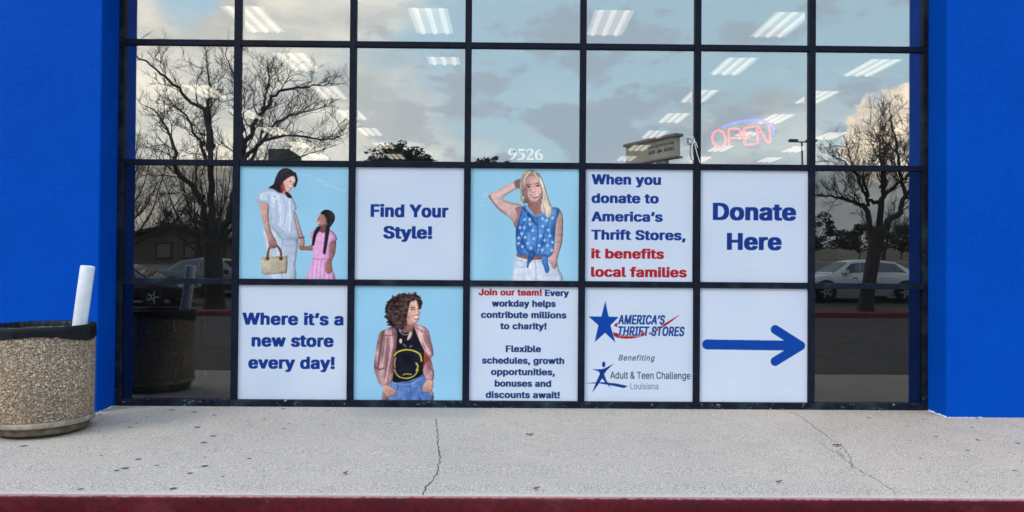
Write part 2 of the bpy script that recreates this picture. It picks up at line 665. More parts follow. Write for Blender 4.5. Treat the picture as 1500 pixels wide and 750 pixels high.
M['bark'] = simple('dark_bark', (0.045, 0.037, 0.030), 0.95, var=0.4, scale=9, bump=0.6)
M['twig'] = simple('twig_bark', (0.052, 0.044, 0.037), 0.95, var=0.3, scale=6)
M['oak_leaf'] = simple('evergreen_leaf', (0.036, 0.047, 0.023), 0.7, var=0.5, scale=1.2)
M['pine_leaf'] = simple('pine_needle', (0.028, 0.036, 0.030), 0.8, var=0.4, scale=0.8)
M['beige'] = simple('beige_stucco', (0.46, 0.40, 0.31), 0.85, var=0.12, scale=3)
M['beige_cap'] = simple('brown_cap_metal', (0.21, 0.17, 0.135), 0.7)
M['sign_ink'] = simple('dark_sign_lettering', (0.06, 0.055, 0.06), 0.6)
M['sign_dark'] = simple('dark_sign_back', (0.055, 0.056, 0.046), 0.7)
M['metal'] = simple('galvanised_metal', (0.26, 0.26, 0.26), 0.5, metal=0.6)
M['dark_metal'] = simple('dark_lamp_metal', (0.04, 0.04, 0.04), 0.6)
M['chrome'] = simple('chrome', (0.72, 0.72, 0.72), 0.16, metal=1.0, var=0.03)
M['tyre'] = simple('tyre_rubber', (0.018, 0.018, 0.018), 0.85)
M['alloy'] = simple('alloy_rim', (0.55, 0.55, 0.56), 0.3, metal=0.8)
M['car_glass'] = simple('car_window_glass', (0.02, 0.024, 0.028), 0.04, var=0.05, spec=0.9)
M['headlight'] = simple('headlight_lens', (0.62, 0.64, 0.66), 0.12)
M['taillight'] = simple('tail_light_lens', (0.36, 0.012, 0.012), 0.2)
M['black_trim'] = simple('black_trim', (0.015, 0.015, 0.016), 0.6)
M['ceiling'] = simple('ceiling_tile', (0.42, 0.42, 0.41), 0.9, var=0.04)
M['int_wall'] = simple('shop_wall', (0.10, 0.09, 0.08), 0.9)
M['int_floor'] = simple('shop_floor', (0.085, 0.08, 0.07), 0.45, var=0.15, scale=1.5)
M['housing'] = simple('white_enamel', (0.75, 0.75, 0.73), 0.5)
M['lens'] = m_emit('lamp_diffuser', (1.0, 0.92, 0.80), 0.42)
M['lamp_tube'] = m_emit('fluorescent_tube', (1.0, 0.88, 0.70), 1.0)
M['neon_red'] = m_emit('red_neon', (1.0, 0.02, 0.03), 2.6)
M['neon_blue'] = m_emit('blue_neon', (0.08, 0.05, 1.0), 2.2)
M['house'] = simple('brown_render', (0.135, 0.10, 0.07), 0.9)
M['roof'] = simple('brown_shingle', (0.13, 0.085, 0.055), 0.9, var=0.3, scale=5)
M['dark_pane'] = simple('dark_window_pane', (0.03, 0.03, 0.032), 0.15)
M['white_trim'] = simple('white_trim', (0.15, 0.135, 0.115), 0.7)
M['vinyl_black'] = simple('black_vinyl_seat', (0.02, 0.02, 0.022), 0.45)
for k_, c_ in {'purple': (0.16, 0.06, 0.42), 'grey': (0.30, 0.32, 0.34), 'red': (0.36, 0.015, 0.02), 'teal': (0.03, 0.10, 0.12), 'tan': (0.22, 0.16, 0.10), 'rust': (0.20, 0.06, 0.03)}.items():
    M['cloth_' + k_] = simple(k_ + '_fabric', c_, 0.9, var=0.25, scale=12)


def car_paint(name, c_):
    t = NT(name)
    t.base(c_)
    t.rough(0.3)
    t.set(Coat_Weight=0.8)
    t.b.inputs['Coat Roughness'].default_value = 0.04
    return t.m


# ------------------------------------------------------------------ ground
def gz(x, y):
    """height of the car park, which falls gently towards the shop"""
    pts = [(-400, 3.2), (-120, 2.6), (-56, 2.15), (-42, 1.5), (-26, 0.62), (-18, 0.14), (-14.3, -0.10), (-8, -0.17), (-2.75, -0.20), (60, -0.25), (500, -0.25)]
    for (a, b), (c_, d) in zip(pts[:-1], pts[1:]):
        if a <= y <= c_:
            z = b + (d - b) * (y - a) / (c_ - a)
            break
    if y < -10:
        z += 0.0085 * max(-14, min(14, x)) * min(1, (-10 - y) / 7.0)
    return z


def sheet(xs, ys, fz):
    b = MB()
    vs = [(x, y, fz(x, y)) for y in ys for x in xs]
    n = len(xs)
    fs = [(j * n + i, j * n + i + 1, (j + 1) * n + i + 1, (j + 1) * n + i) for j in range(len(ys) - 1) for i in range(n - 1)]
    b.add(vs, fs)
    return b


gx = [-900, -300, -120, -60, -40, -28, -20, -14, -10, -5, 0, 5, 10, 14, 20, 28, 40, 60, 120, 300, 900]
gy = [-1500, -900, -400, -120, -80, -56, -50, -46, -42, -36, -30, -26, -22, -18, -16.5, -14.3, -12, -10, -8, -5, -2.79, 40, 200, 900]
tag(sheet(gx, gy, lambda x, y: gz(x, max(-400, min(500, y))) - 0.012).build('ground', M['grass'], smooth='all'), kind='structure')
gx2 = [q for q in gx if abs(q) <= 40]
gy2 = [-44, -42, -36, -30, -26, -22, -18, -16.5, -14.3, -12, -10, -8, -5, -2.785]
tag(sheet(gx2, gy2, gz).build('parking_lot', M['asphalt'], smooth='all'), kind='structure')

# sidewalk with a gentle fall to the kerb, and its red painted edge
SW = MB()
prof = [(0.12, 0.0), (-0.5, -0.009), (-1.2, -0.0205), (-2.0, -0.0345), (-2.755, -0.0485)]
n = 0
xs = np.linspace(-14, 14, 29)
vs = [(x, y, z) for y, z in prof for x in xs]
nn = len(xs)
SW.add(vs, [(j * nn + i, j * nn + i + 1, (j + 1) * nn + i + 1, (j + 1) * nn + i) for j in range(len(prof) - 1) for i in range(nn - 1)])
sidewalk = tag(SW.build('sidewalk', M['concrete']), kind='structure')
K = MB()
rng = random.Random(5)
kp = [(-2.755, -0.0487), (-2.772, -0.050), (-2.782, -0.055), (-2.789, -0.066), (-2.792, -0.12), (-2.797, -0.26)]
xs = np.linspace(-14, 14, 561)
vs = []
for j, (y, z) in enumerate(kp):
    for x in xs:
        w = 0.0 if j == 0 else 1.0
        # slightly broken concrete arris
        vs.append((x, y + w * 0.0025 * math.sin(x * 1.3 + j) + w * rng.uniform(-0.0016, 0.0016), z - (rng.uniform(0, 0.0025) if 0 < j < 4 else 0)))
nn = len(xs)
K.add(vs, [(j * nn + i, j * nn + i + 1, (j + 1) * nn + i + 1, (j + 1) * nn + i) for j in range(len(kp) - 1) for i in range(nn - 1)])
tag(K.build('kerb', M['kerb'], smooth='all'), kind='structure')


def swz(y):
    return -0.0172 * -y if y > -2.755 else -0.0485


def crack(pts, w, seed, name='crack'):
    r_ = random.Random(seed)
    P_ = []
    for (a, b) in zip(pts[:-1], pts[1:]):
        k = max(3, int(math.hypot(b[0] - a[0], b[1] - a[1]) / 0.035))
        for i in range(k):
            t = i / k
            P_.append((a[0] + (b[0] - a[0]) * t + r_.uniform(-0.011, 0.011), a[1] + (b[1] - a[1]) * t))
    P_.append(pts[-1])
    b_ = MB()
    vs, fs = [], []
    for i, (x, y) in enumerate(P_):
        h = w * r_.uniform(0.35, 1.25) * (0.35 if i in (0, len(P_) - 1) else 1)
        vs += [(x - h, y, swz(y) + 0.0022), (x + h, y, swz(y) + 0.0022)]
    fs = [(2 * i, 2 * i + 1, 2 * i + 3, 2 * i + 2) for i in range(len(P_) - 1)]
    b_.add(vs, fs)
    return b_.build(name, M['crack'], sidewalk)


crack([(-0.662, -0.525), (-0.60, -1.0), (-0.551, -1.463), (-0.504, -1.794), (-0.487, -2.273), (-0.536, -2.635), (-0.53, -2.752)], 0.0042, 1)
crack([(2.899, -0.10), (2.93, -0.40), (2.885, -0.732), (2.86, -1.1), (2.82, -1.505), (2.73, -1.831), (2.602, -2.126)], 0.0028, 2)
crack([(2.70, -1.30), (2.69, -1.7), (2.657, -2.031), (2.66, -2.4), (2.645, -2.72)], 0.0022, 3)
crack([(2.82, -1.505), (2.72, -1.62), (2.70, -1.80)], 0.003, 4)

# ------------------------------------------------------------------ shop front
XM = [-3.982 + 1.193 * k for k in range(8)]
ZR = [0.032, 1.279, 2.5065, 3.7493, 4.985]
shop = empty('store_building', (0, 0, 0), 'bright blue stucco shop front with a wide grid of dark framed windows', 'store')
b = MB()
b.box(-14, -4.0076, -0.3314, 0.35, -0.25, 7.2)
b.build('wall', M['blue'], shop, bevel=0.012)
b = MB()
b.box(4.3887, 14, -0.3314, 0.35, -0.25, 7.2)
b.build('wall', M['blue'], shop, bevel=0.012)
b = MB()
b.box(-4.0076, 4.3887, -0.3314, 0.35, 5.02, 7.2)
b.build('wall', M['blue'], shop, bevel=0.004)
YF, YB = -0.008, 0.115
b = MB()
b.box(-4.0056, -3.949, YF - 0.004, YB, 0.0, 5.018)
b.box(4.336, 4.3867, YF - 0.004, YB, 0.0, 5.018)
b.box(-3.949, 4.336, YF - 0.012, YB, -0.002, 0.066)
b.box(-3.949, 4.336, YF - 0.004, YB, 4.957, 5.018)
frame = b.build('window_frame', M['frame_low'], shop, bevel=0.003)
for k in range(1, 7):
    b = MB()
    b.box(XM[k] - 0.033, XM[k] + 0.033, YF - 0.006, YB, 0.066, 4.957)
    b.build('mullion', M['frame'], frame, bevel=0.003)
for j in (1, 2, 3):
    for k in range(7):
        x0 = XM[k] + 0.033
        x1 = XM[k + 1] - 0.033
        b = MB()
        b.box(x0, x1, YF, YB - 0.004, ZR[j] - 0.0295, ZR[j] + 0.0295)
        b.build('rail', M['frame_low'] if j == 1 else M['frame'], frame, bevel=0.003)


def opening(c_, r_):
    x0 = XM[c_] + 0.033
    x1 = XM[c_ + 1] - 0.033
    z0 = 0.066 if r_ == 0 else ZR[r_] + 0.0295
    z1 = ZR[r_ + 1] - 0.0295
    return x0, x1, z0, z1


rg = random.Random(12)
for r_ in range(4):
    for k in range(7):
        x0, x1, z0, z1 = opening(k, r_)
        b = MB()
        b.box(x0 - 0.004 - (x0 + x1) / 2, x1 + 0.004 - (x0 + x1) / 2, -0.003, 0.003, z0 - 0.004 - (z0 + z1) / 2, z1 + 0.004 - (z0 + z1) / 2)
        o = b.build('glass_pane', M['glass_up'] if r_ >= 2 else (M['glass_low'] if r_ == 1 else M['glass_foot']), frame)
        o.location = ((x0 + x1) / 2, 0.022, (z0 + z1) / 2)
        o.rotation_euler = (R(rg.uniform(-0.06, 0.06)), 0, R(rg.uniform(-0.06, 0.06)))

# rough white sealant where the blue wall meets the pavement
r_ = random.Random(8)
b = MB()


def bead(p0, p1, n_, w):
    P_, Rr = [], []
    for i in range(n_ + 1):
        t = i / n_
        x = p0[0] + (p1[0] - p0[0]) * t + r_.uniform(-0.004, 0.004)
        y = p0[1] + (p1[1] - p0[1]) * t + r_.uniform(-0.004, 0.004)
        P_.append((x, y, swz(y)))
        Rr.append(w * (r_.uniform(0.1, 1.25) if r_.random() > 0.25 else 0.05))
    b.tube(P_, Rr, 5)


for run in ((((-4.0, -0.02), (-4.0, -0.335), 30, 0.008), ((-4.0, -0.336), (-4.3, -0.336), 20, 0.006)), (((4.384, -0.02), (4.384, -0.335), 30, 0.011), ((4.384, -0.335), (4.75, -0.335), 40, 0.0045))):
    for a_ in run:
        b = MB()
        bead(*a_)
        b.build('sealant', M['caulk'], shop)

# inside of the shop
b = MB()
b.box(-14, 14, 0.14, 26, -0.12, -0.004)
tag(b.build('interior_floor', M['int_floor']), kind='structure')
b = MB()
b.box(-14, 14, 0.36, 26, 5.203, 5.35)
tag(b.build('interior_ceiling', M['ceiling']), kind='structure')
b = MB()
b.box(-14, 14, 26.0, 26.2, -0.1, 5.35)
b.box(-14.2, -14, 0.36, 26.2, -0.1, 5.35)
b.box(14, 14.2, 0.36, 26.2, -0.1, 5.35)
tag(b.build('interior_wall', M['int_wall']), kind='structure')


# ---- ceiling lights
def make_light(length):
    t_ = empty('ceiling_light', (0, 0, 0), 'x', 'ceiling light', 'ceiling lights inside the shop')
    w, l = 0.29, length / 2 - 0.01
    f = MB()
    f.box(-w - 0.015, w + 0.015, -l - 0.015, -l, -0.022, 0)
    f.box(-w - 0.015, w + 0.015, l, l + 0.015, -0.022, 0)
    f.box(-w - 0.015, -w, -l, l, -0.022, 0)
    f.box(w, w + 0.015, -l, l, -0.022, 0)
    f.build('frame', M['housing'], t_)
    d = MB()
    d.box(-w + 0.001, w - 0.001, -l + 0.001, l - 0.001, -0.010, -0.001)
    d.build('diffuser', M['lens'], t_)
    for q in (-0.19, 0.0, 0.19):
        d = MB()
        d.tube([(q, -l + 0.02, -0.012), (q, l - 0.02, -0.012)], 0.034, 8)
        d.build('tube', M['lamp_tube'], t_)
    return t_


cols = [-9.50, -6.56, -3.87, -1.16, 1.56, 4.20, 6.78, 9.20]
rows = [3.63, 6.02, 8.46, 10.88, 13.25, 15.7, 18.1]
ordn = ['first', 'second', 'third', 'fourth', 'fifth', 'sixth', 'seventh', 'eighth']
place = {0: [2, 3, 4, 5], 1: [2, 3, 5, 6], 2: [1, 2, 5, 6], 3: [1, 2, 5, 6], 4: [1, 2, 5, 6, 7], 5: [1, 2, 5, 6, 7], 6: [1, 2, 5, 6, 7]}
long_l = make_light(1.2)
used = False
for r_i, cl_ in place.items():
    for n_i, c_i in enumerate(cl_):
        if (r_i, c_i) == (1, 3):
            o = make_light(0.52)
            o.location = (cols[c_i], rows[r_i] - 0.2, 5.199)
            o['label'] = 'short square lit ceiling light above the window with the pine reflection'
            continue
        o = long_l if not used else copy_tree(long_l)
        used = True
        o.location = (cols[c_i], rows[r_i], 5.199)
        o['label'] = 'lit three tube ceiling light, %s row back from the glass, %s from the left' % (ordn[r_i], ordn[n_i])


# ------------------------------------------------------------------ window posters
import os
FONT = None
try:      # the grotesque that ships with Blender; its built-in face is the fallback
    FONT = bpy.data.fonts.load(os.path.join(bpy.utils.system_resource('DATAFILES', path='fonts'), 'Inter.woff2'))
except Exception:
    FONT = None


def text_mesh(txt, off=0.0, shear=0.0, fill='FRONT', space=1.0):
    cu = bpy.data.curves.new('t', 'FONT')
    if FONT:
        cu.font = FONT
    cu.body = txt
    cu.size = 1.0
    cu.offset = off
    cu.shear = shear
    cu.space_character = space
    cu.resolution_u = 5
    cu.fill_mode = fill
    ob = bpy.data.objects.new('t', cu)
    COL.objects.link(ob)
    dg = bpy.context.evaluated_depsgraph_get()
    me = bpy.data.meshes.new_from_object(ob.evaluated_get(dg))
    v = np.array([p.co[:2] for p in me.vertices])
    f = [tuple(p.vertices) for p in me.polygons] if fill == 'FRONT' else np.array([tuple(e.vertices) for e in me.edges])
    bpy.data.objects.remove(ob)
    bpy.data.curves.remove(cu)
    bpy.data.meshes.remove(me)
    return v, f


class Sheet:
    """a printed film filling one window opening; drawing units are measured on the sheet"""

    def __init__(s, c_, r_, rect, label, name='window_poster', dx=(0.003, 0.003), dz=(0.003, 0.003)):
        x0, x1, z0, z1 = opening(c_, r_)
        s.x0, s.x1, s.z0, s.z1 = x0 + dx[0], x1 - dx[1], z0 + dz[0], z1 - dz[1]
        s.q = rect
        s.name = name
        s.label = label
        s.root = None

    def X(s, u):
        return s.x0 + (u - s.q[0]) / (s.q[2] - s.q[0]) * (s.x1 - s.x0)

    def Z(s, v):
        return s.z1 - (v - s.q[1]) / (s.q[3] - s.q[1]) * (s.z1 - s.z0)


# ---- photographic posters: the print is laid down on a fine grid of the film itself
def rs(seed):
    return np.random.RandomState(seed)


def vnoise(n_, cells, seed, ax=1.0, ay=1.0):
    g = rs(seed).rand(int(cells * ay) + 2, int(cells * ax) + 2)
    y = np.linspace(0, int(cells * ay), n_)
    x = np.linspace(0, int(cells * ax), n_)
    yi, xi = y.astype(int), x.astype(int)
    fy, fx = (y - yi)[:, None], (x - xi)[None, :]
    fy, fx = fy * fy * (3 - 2 * fy), fx * fx * (3 - 2 * fx)
    A = g[yi][:, xi]
    B = g[yi][:, xi + 1]
    C_ = g[yi + 1][:, xi]
    D_ = g[yi + 1][:, xi + 1]
    return (A * (1 - fx) + B * fx) * (1 - fy) + (C_ * (1 - fx) + D_ * fx) * fy


def spline(pts, k=5, closed=True):
    P_ = [np.array(p, float) for p in pts]
    out = []
    n_ = len(P_)
    for i in range(n_ if closed else n_ - 1):
        p0 = P_[(i - 1) % n_] if (closed or i > 0) else P_[i]
        p1, p2 = P_[i], P_[(i + 1) % n_]
        p3 = P_[(i + 2) % n_] if (closed or i + 2 < n_) else p2
        for j in range(k):
            t = j / k
            out.append(0.5 * ((2 * p1) + (-p0 + p2) * t + (2 * p0 - 5 * p1 + 4 * p2 - p3) * t * t + (-p0 + 3 * p1 - 3 * p2 + p3) * t ** 3))
    if not closed:
        out.append(P_[-1])
    return np.array(out)


class Canvas:
    def __init__(s, rect, bg, n_=720):
        s.n = n_
        s.rect = rect
        u = rect[0] + (np.arange(n_) + 0.5) / n_ * (rect[2] - rect[0])
        v = rect[1] + (np.arange(n_) + 0.5) / n_ * (rect[3] - rect[1])
        s.U, s.V = np.meshgrid(u, v)
        s.c = np.ones((n_, n_, 3)) * np.array(bg)[None, None]

    def mask(s, pts, smooth=True):
        p = spline(pts) if smooth else np.array(pts, float)
        m_ = np.zeros(s.U.shape, bool)
        x0, x1 = p[:, 0].min(), p[:, 0].max()
        y0, y1 = p[:, 1].min(), p[:, 1].max()
        i0 = np.searchsorted(s.U[0], x0)
        i1 = np.searchsorted(s.U[0], x1)
        j0 = np.searchsorted(s.V[:, 0], y0)
        j1 = np.searchsorted(s.V[:, 0], y1)
        if i1 <= i0 or j1 <= j0:
            return m_
        U, V = s.U[j0:j1, i0:i1], s.V[j0:j1, i0:i1]
        r_ = np.zeros(U.shape, bool)
        q = np.roll(p, -1, 0)
        for (ax, ay), (bx, by) in zip(p, q):
            if ay == by:
                continue
            cond = ((ay > V) != (by > V)) & (U < (bx - ax) * (V - ay) / (by - ay) + ax)
            r_ ^= cond
        m_[j0:j1, i0:i1] = r_
        return m_

    def lay(s, m_, col, k=1.0):
        col = np.array(col, float)
        if col.ndim == 1:
            s.c[m_] = s.c[m_] * (1 - k) + col * k
        else:
            s.c[m_] = s.c[m_] * (1 - k) + col[m_] * k

    def soft(s, m_, r_):
        r_ = int(max(2, r_))
        a = np.pad(m_.astype(float), r_, 'edge')
        for ax in (0, 1):
            for _ in range(2):
                c_ = np.cumsum(np.insert(a, 0, 0, ax), ax)
                w = 2 * (r_ // 2) + 1
                a = (np.take(c_, range(w, c_.shape[ax]), ax) - np.take(c_, range(0, c_.shape[ax] - w), ax)) / w
                a = np.pad(a, [(r_ // 2, r_ // 2) if q == ax else (0, 0) for q in (0, 1)], 'edge')
        return a[r_:-r_, r_:-r_]

    def poly(s, pts, col, smooth=True, grad=None, tex=None, k=1.0, clip=None, edge=0.24):
        """grad=(du,dv,amount): tone shifts across the shape; tex=(cells,amount,ax,ay)"""
        m_ = s.mask(pts, smooth)
        if clip is not None:
            m_ &= clip
        if not m_.any():
            return m_
        col = np.ones(s.c.shape) * np.array(col, float)
        if grad:
            t = s.U * grad[0] + s.V * grad[1]
            lo, hi = t[m_].min(), t[m_].max()
            col = col + ((t - lo) / max(1e-6, hi - lo) - 0.5)[..., None] * 2 * grad[2]
        if tex:
            w = vnoise(s.n, tex[0], int(abs(pts[0][0]) * 7 + abs(pts[0][1])), *(tex[2:] or (1, 1)))
            col = col + (w - 0.5)[..., None] * 2 * tex[1]
        if edge and m_.sum() > 900:
            e = np.clip((s.soft(m_, 0.16 * math.sqrt(m_.sum())) - 0.45) * 2.0, 0, 1)
            # light comes from the upper left of the studio: the lower right side falls off more
            sh_ = 1 - edge * (1 - e)
            e2 = s.soft(m_, 0.05 * math.sqrt(m_.sum()) + 2)
            sx_ = np.roll(e2, -4, 1) - np.roll(e2, 4, 1)
            col = col * (sh_ + 0.35 * np.clip(sx_, -0.5, 0.35))[..., None]
        s.lay(m_, col, k)
        return m_

    def stroke(s, pts, w, col, k=1.0, clip=None, smooth=True):
        p = spline(pts, 5, False) if smooth and len(pts) > 2 else np.array(pts, float)
        ws = np.linspace(w[0], w[1], len(p)) if isinstance(w, tuple) else np.ones(len(p)) * w
        m_ = np.zeros(s.U.shape, bool)
        for (a, b_, w0) in zip(p[:-1], p[1:], ws):
            x0, x1 = min(a[0], b_[0]) - w0, max(a[0], b_[0]) + w0
            y0, y1 = min(a[1], b_[1]) - w0, max(a[1], b_[1]) + w0
            i0, i1 = np.searchsorted(s.U[0], x0), np.searchsorted(s.U[0], x1)
            j0, j1 = np.searchsorted(s.V[:, 0], y0), np.searchsorted(s.V[:, 0], y1)
            U, V = s.U[j0:j1, i0:i1], s.V[j0:j1, i0:i1]
            if U.size == 0:
                continue
            d = b_ - a
            L2 = max(1e-9, d @ d)
            t = np.clip(((U - a[0]) * d[0] + (V - a[1]) * d[1]) / L2, 0, 1)
            m_[j0:j1, i0:i1] |= ((U - a[0] - t * d[0]) ** 2 + (V - a[1] - t * d[1]) ** 2) < (w0 / 2) ** 2
        if clip is not None:
            m_ &= clip
        s.lay(m_, col, k)
        return m_

    def text(s, txt, u0, u1, base, cap, col, bold=0.032, shear=0.0, space=1.06):
        v, e = text_mesh(txt, 0.0, shear, 'NONE', space)
        h, _ = text_mesh('H', 0.0, 0.0, 'NONE')
        lo, hi = h[:, 1].min() - bold * .62, h[:, 1].max() + bold * .62
        xmin, xmax = v[:, 0].min() - bold * 1.4, v[:, 0].max() + bold * 1.4
        r_ = s.rect
        n_ = s.n
        ku, kv = (u1 - u0) / (xmax - xmin), (base - cap) / (hi - lo)
        px = (u0 + (v[:, 0] - xmin) * ku - r_[0]) / (r_[2] - r_[0]) * n_
        py = (base - (v[:, 1] - lo) * kv - r_[1]) / (r_[3] - r_[1]) * n_
        D = np.zeros((n_, n_ + 1), np.int32)
        for a, b_ in e:
            x0, y0, x1, y1 = px[a], py[a], px[b_], py[b_]
            sg = 1
            if y0 > y1:
                x0, y0, x1, y1, sg = x1, y1, x0, y0, -1
            j0, j1 = int(math.ceil(y0 - 0.5)), int(math.ceil(y1 - 0.5))
            for j in range(max(0, j0), min(n_, j1)):
                t = (j + 0.5 - y0) / (y1 - y0)
                D[j, min(n_, max(0, int(math.ceil(x0 + (x1 - x0) * t - 0.5))))] += sg
        m_ = np.cumsum(D, 1)[:, :n_] != 0
        # heavier weight: spread the shape evenly by the stroke allowance
        rx, ry = bold * 1.4 * ku / (r_[2] - r_[0]) * n_, bold * 0.62 * kv / (r_[3] - r_[1]) * n_
        if bold:
            o_ = m_.copy()
            for f_ in (0.5, 1.0):
                for i in range(20):
                    a_ = i * math.pi / 10
                    ca, sa = math.cos(a_), math.sin(a_)
                    sq = min(1.25, 1 / max(abs(ca), abs(sa)))      # keeps the corners of the letters
                    o_ |= np.roll(np.roll(m_, int(round(f_ * rx * ca * sq)), 1), int(round(f_ * ry * sa * sq)), 0)
            m_ = o_
        s.lay(m_, col)

    def dot(s, x, y, rx, ry, col, k=1.0, clip=None):
        m_ = ((s.U - x) / rx) ** 2 + ((s.V - y) / ry) ** 2 < 1
        if clip is not None:
            m_ &= clip
        s.lay(m_, col, k)


def m_print():
    t = NT('printed_film')
    a = t.n('ShaderNodeVertexColor')
    a.layer_name = 'print'
    sc = t.rng(t.noise(6, 5, 0.7, t.mapped((0.5, 1, 4))), 0.66, 0.76, 0, 0.18)
    t.base(t.mix(sc, a.outputs[0], (0.8, 0.82, 0.85)))
    t.rough(0.35)
    t.b.inputs['Specular IOR Level'].default_value = 0.15
    t.bump(t.noise(2.2, 2), 0.06, 0.01)
    return t.m


M['print'] = m_print()
WHITE = np.array(lin255(192, 210, 240)) / np.array((0.605, 0.668, 0.79))


def print_sheet(c_, r_, cv, label, N=240, photo=None, **kw):
    sh_ = Sheet(c_, r_, cv.rect, label, **kw)
    img = cv.c
    k = img.shape[0] // N
    img = img[:N * k, :N * k].reshape(N, k, N, k, 3).mean((1, 3))
    if photo is not None:
        # contrast and grain of a studio photograph, on the figure only
        d = np.abs(img - np.array(photo)).max(2)
        w = np.clip((d - 14) / 30, 0, 1)[..., None]
        g = (rs(9).rand(N, N, 1) - 0.5) * 10 + (vnoise(N, 90, 8)[..., None] - 0.5) * 22 + (vnoise(N, 34, 18)[..., None] - 0.5) * 20
        lum = img.mean(2, keepdims=True)
        img = img + w * (g * (0.35 + lum / 255.0) + (lum - 128) * 0.17 + 4)
    # the slight softness of a large-format print
    p = np.pad(img, ((1, 1), (1, 1), (0, 0)), 'edge')
    img = 0.72 * img + 0.07 * (p[:-2, 1:-1] + p[2:, 1:-1] + p[1:-1, :-2] + p[1:-1, 2:])
    img = np.clip(img / 255.0, 0, 1)
    L_ = np.where(img <= 0.04045, img / 12.92, ((img + 0.055) / 1.055) ** 2.4) / WHITE
    L_ = np.clip(L_, 0.004, 0.9)
    xs_ = np.linspace(sh_.x0, sh_.x1, N)
    zs_ = np.linspace(sh_.z1, sh_.z0, N)
    X, Z = np.meshgrid(xs_, zs_)
    co = np.stack([X, np.full_like(X, 0.0125), Z], -1).reshape(-1, 3)
    idx = np.arange(N * N).reshape(N, N)
    fs = np.stack([idx[1:, :-1], idx[1:, 1:], idx[:-1, 1:], idx[:-1, :-1]], -1).reshape(-1, 4)
    # film edge and back
    e = [(sh_.x0, 0.0165, sh_.z1), (sh_.x1, 0.0165, sh_.z1), (sh_.x1, 0.0165, sh_.z0), (sh_.x0, 0.0165, sh_.z0)]
    o_ = N * N
    fl = fs.tolist()
    cr_ = [int(idx[0, 0]), int(idx[0, -1]), int(idx[-1, -1]), int(idx[-1, 0])]
    fl.append([o_, o_ + 1, o_ + 2, o_ + 3])
    for i in range(4):
        j = (i + 1) % 4
        fl.append([cr_[i], cr_[j], o_ + j, o_ + i])
    me = bpy.data.meshes.new('window_poster')
    me.from_pydata(co.tolist() + e, [], fl)
    at = me.color_attributes.new('print', 'FLOAT_COLOR', 'POINT')
    rgba = np.ones((N * N + 4, 4))
    rgba[:N * N, :3] = L_.reshape(-1, 3)
    rgba[N * N:, :3] = 0.8
    at.data.foreach_set('color', rgba.ravel())
    me.materials.append(M['print'])
    o = bpy.data.objects.new('window_poster', me)
    COL.objects.link(o)
    tag(o, label, 'poster', 'printed posters filling the shop windows')


BG = (146, 201, 240)
# -- woman and girl
cv = Canvas((20, 15, 720, 728), BG)
cv.c += (vnoise(cv.n, 4, 3)[..., None] - 0.5) * 8
for a in (((425, 65), (480, 78)), ((500, 98), (560, 112)), ((560, 128), (630, 146)), ((640, 155), (700, 168))):
    cv.stroke(a, 9, (178, 214, 243), 0.55)
trous = cv.poly([(178, 395), (240, 400), (300, 470), (392, 470), (390, 560), (382, 640), (376, 735), (222, 735), (212, 640), (185, 520), (172, 440)], (176, 194, 224), grad=(1, 0, -10), tex=(16, 9, 1, .5))
cv.stroke([(300, 480), (292, 560), (300, 735)], 10, (140, 160, 196), 0.6)
cv.stroke([(290, 500), (330, 520), (380, 500)], 6, (142, 160, 196), 0.5)
cv.stroke([(178, 430), (195, 480), (205, 560)], 8, (205, 218, 240), 0.6)
skin = (178, 142, 142)
cv.poly([(148, 240), (205, 250), (206, 330), (222, 420), (250, 475), (262, 510), (248, 534), (216, 530), (206, 490), (172, 375), (150, 290)], skin, grad=(1, 0, -24))
cv.poly([(370, 300), (388, 325), (414, 410), (430, 455), (440, 490), (432, 530), (408, 540), (400, 515), (406, 480), (390, 410)], skin, grad=(1, 0, -22))
cv.stroke([(404, 470), (438, 462)], 7, (70, 60, 70))
shirt = cv.poly([(190, 158), (240, 162), (290, 182), (330, 188), (360, 215), (386, 280), (372, 302), (388, 385), (404, 460), (390, 476), (330, 470), (270, 436), (232, 396), (210, 375), (206, 258), (132, 242), (126, 216), (150, 178)], (178, 197, 228), grad=(0, 1, -9), tex=(22, 8, 1.4, .5))
for a, w in ((((240, 200), (262, 290), (250, 380)), 9), (((300, 210), (318, 300), (300, 400)), 8), (((350, 230), (362, 320), (352, 430)), 8), (((215, 380), (270, 400), (330, 460)), 11), (((205, 190), (208, 250)), 9)):
    cv.stroke(a, w, (146, 166, 202), 0.55, shirt)
for a in (((270, 200), (285, 300), (278, 390)), ((335, 220), (345, 330), (340, 430)), ((160, 190), (150, 222))):
    cv.stroke(a, 8, (205, 219, 243), 0.6, shirt)
cv.stroke([(228, 216), (244, 222), (238, 244)], 7, (225, 232, 240))
# hair and face
cv.poly([(205, 152), (236, 128), (250, 85), (272, 46), (308, 27), (345, 36), (374, 60), (389, 98), (384, 128), (368, 146), (360, 120), (330, 100), (315, 140), (300, 178), (270, 182), (235, 160)], (48, 42, 56), grad=(1, 0, 6), tex=(26, 14, .6, 1.4))
cv.poly([(300, 112), (330, 88), (364, 76), (378, 92), (379, 112), (372, 128), (352, 156), (332, 178), (305, 172), (290, 150)], (212, 174, 172), grad=(1, 0, 14))
cv.poly([(280, 140), (300, 120), (308, 150), (318, 178), (290, 180)], (140, 52, 62), k=0.75)
cv.poly([(300, 172), (330, 176), (336, 192), (315, 196), (296, 186)], (168, 128, 130))
cv.poly([(316, 176), (338, 186), (356, 210), (352, 216), (330, 214), (312, 190)], (52, 34, 46))
cv.stroke([(340, 108), (352, 112)], 5, (60, 40, 48))
cv.stroke([(366, 120), (371, 124)], 4, (70, 50, 56))
cv.stroke([(362, 116), (360, 132), (352, 130)], 4, (150, 105, 110))
cv.stroke([(328, 136), (340, 146), (352, 142)], 7, (236, 232, 236))
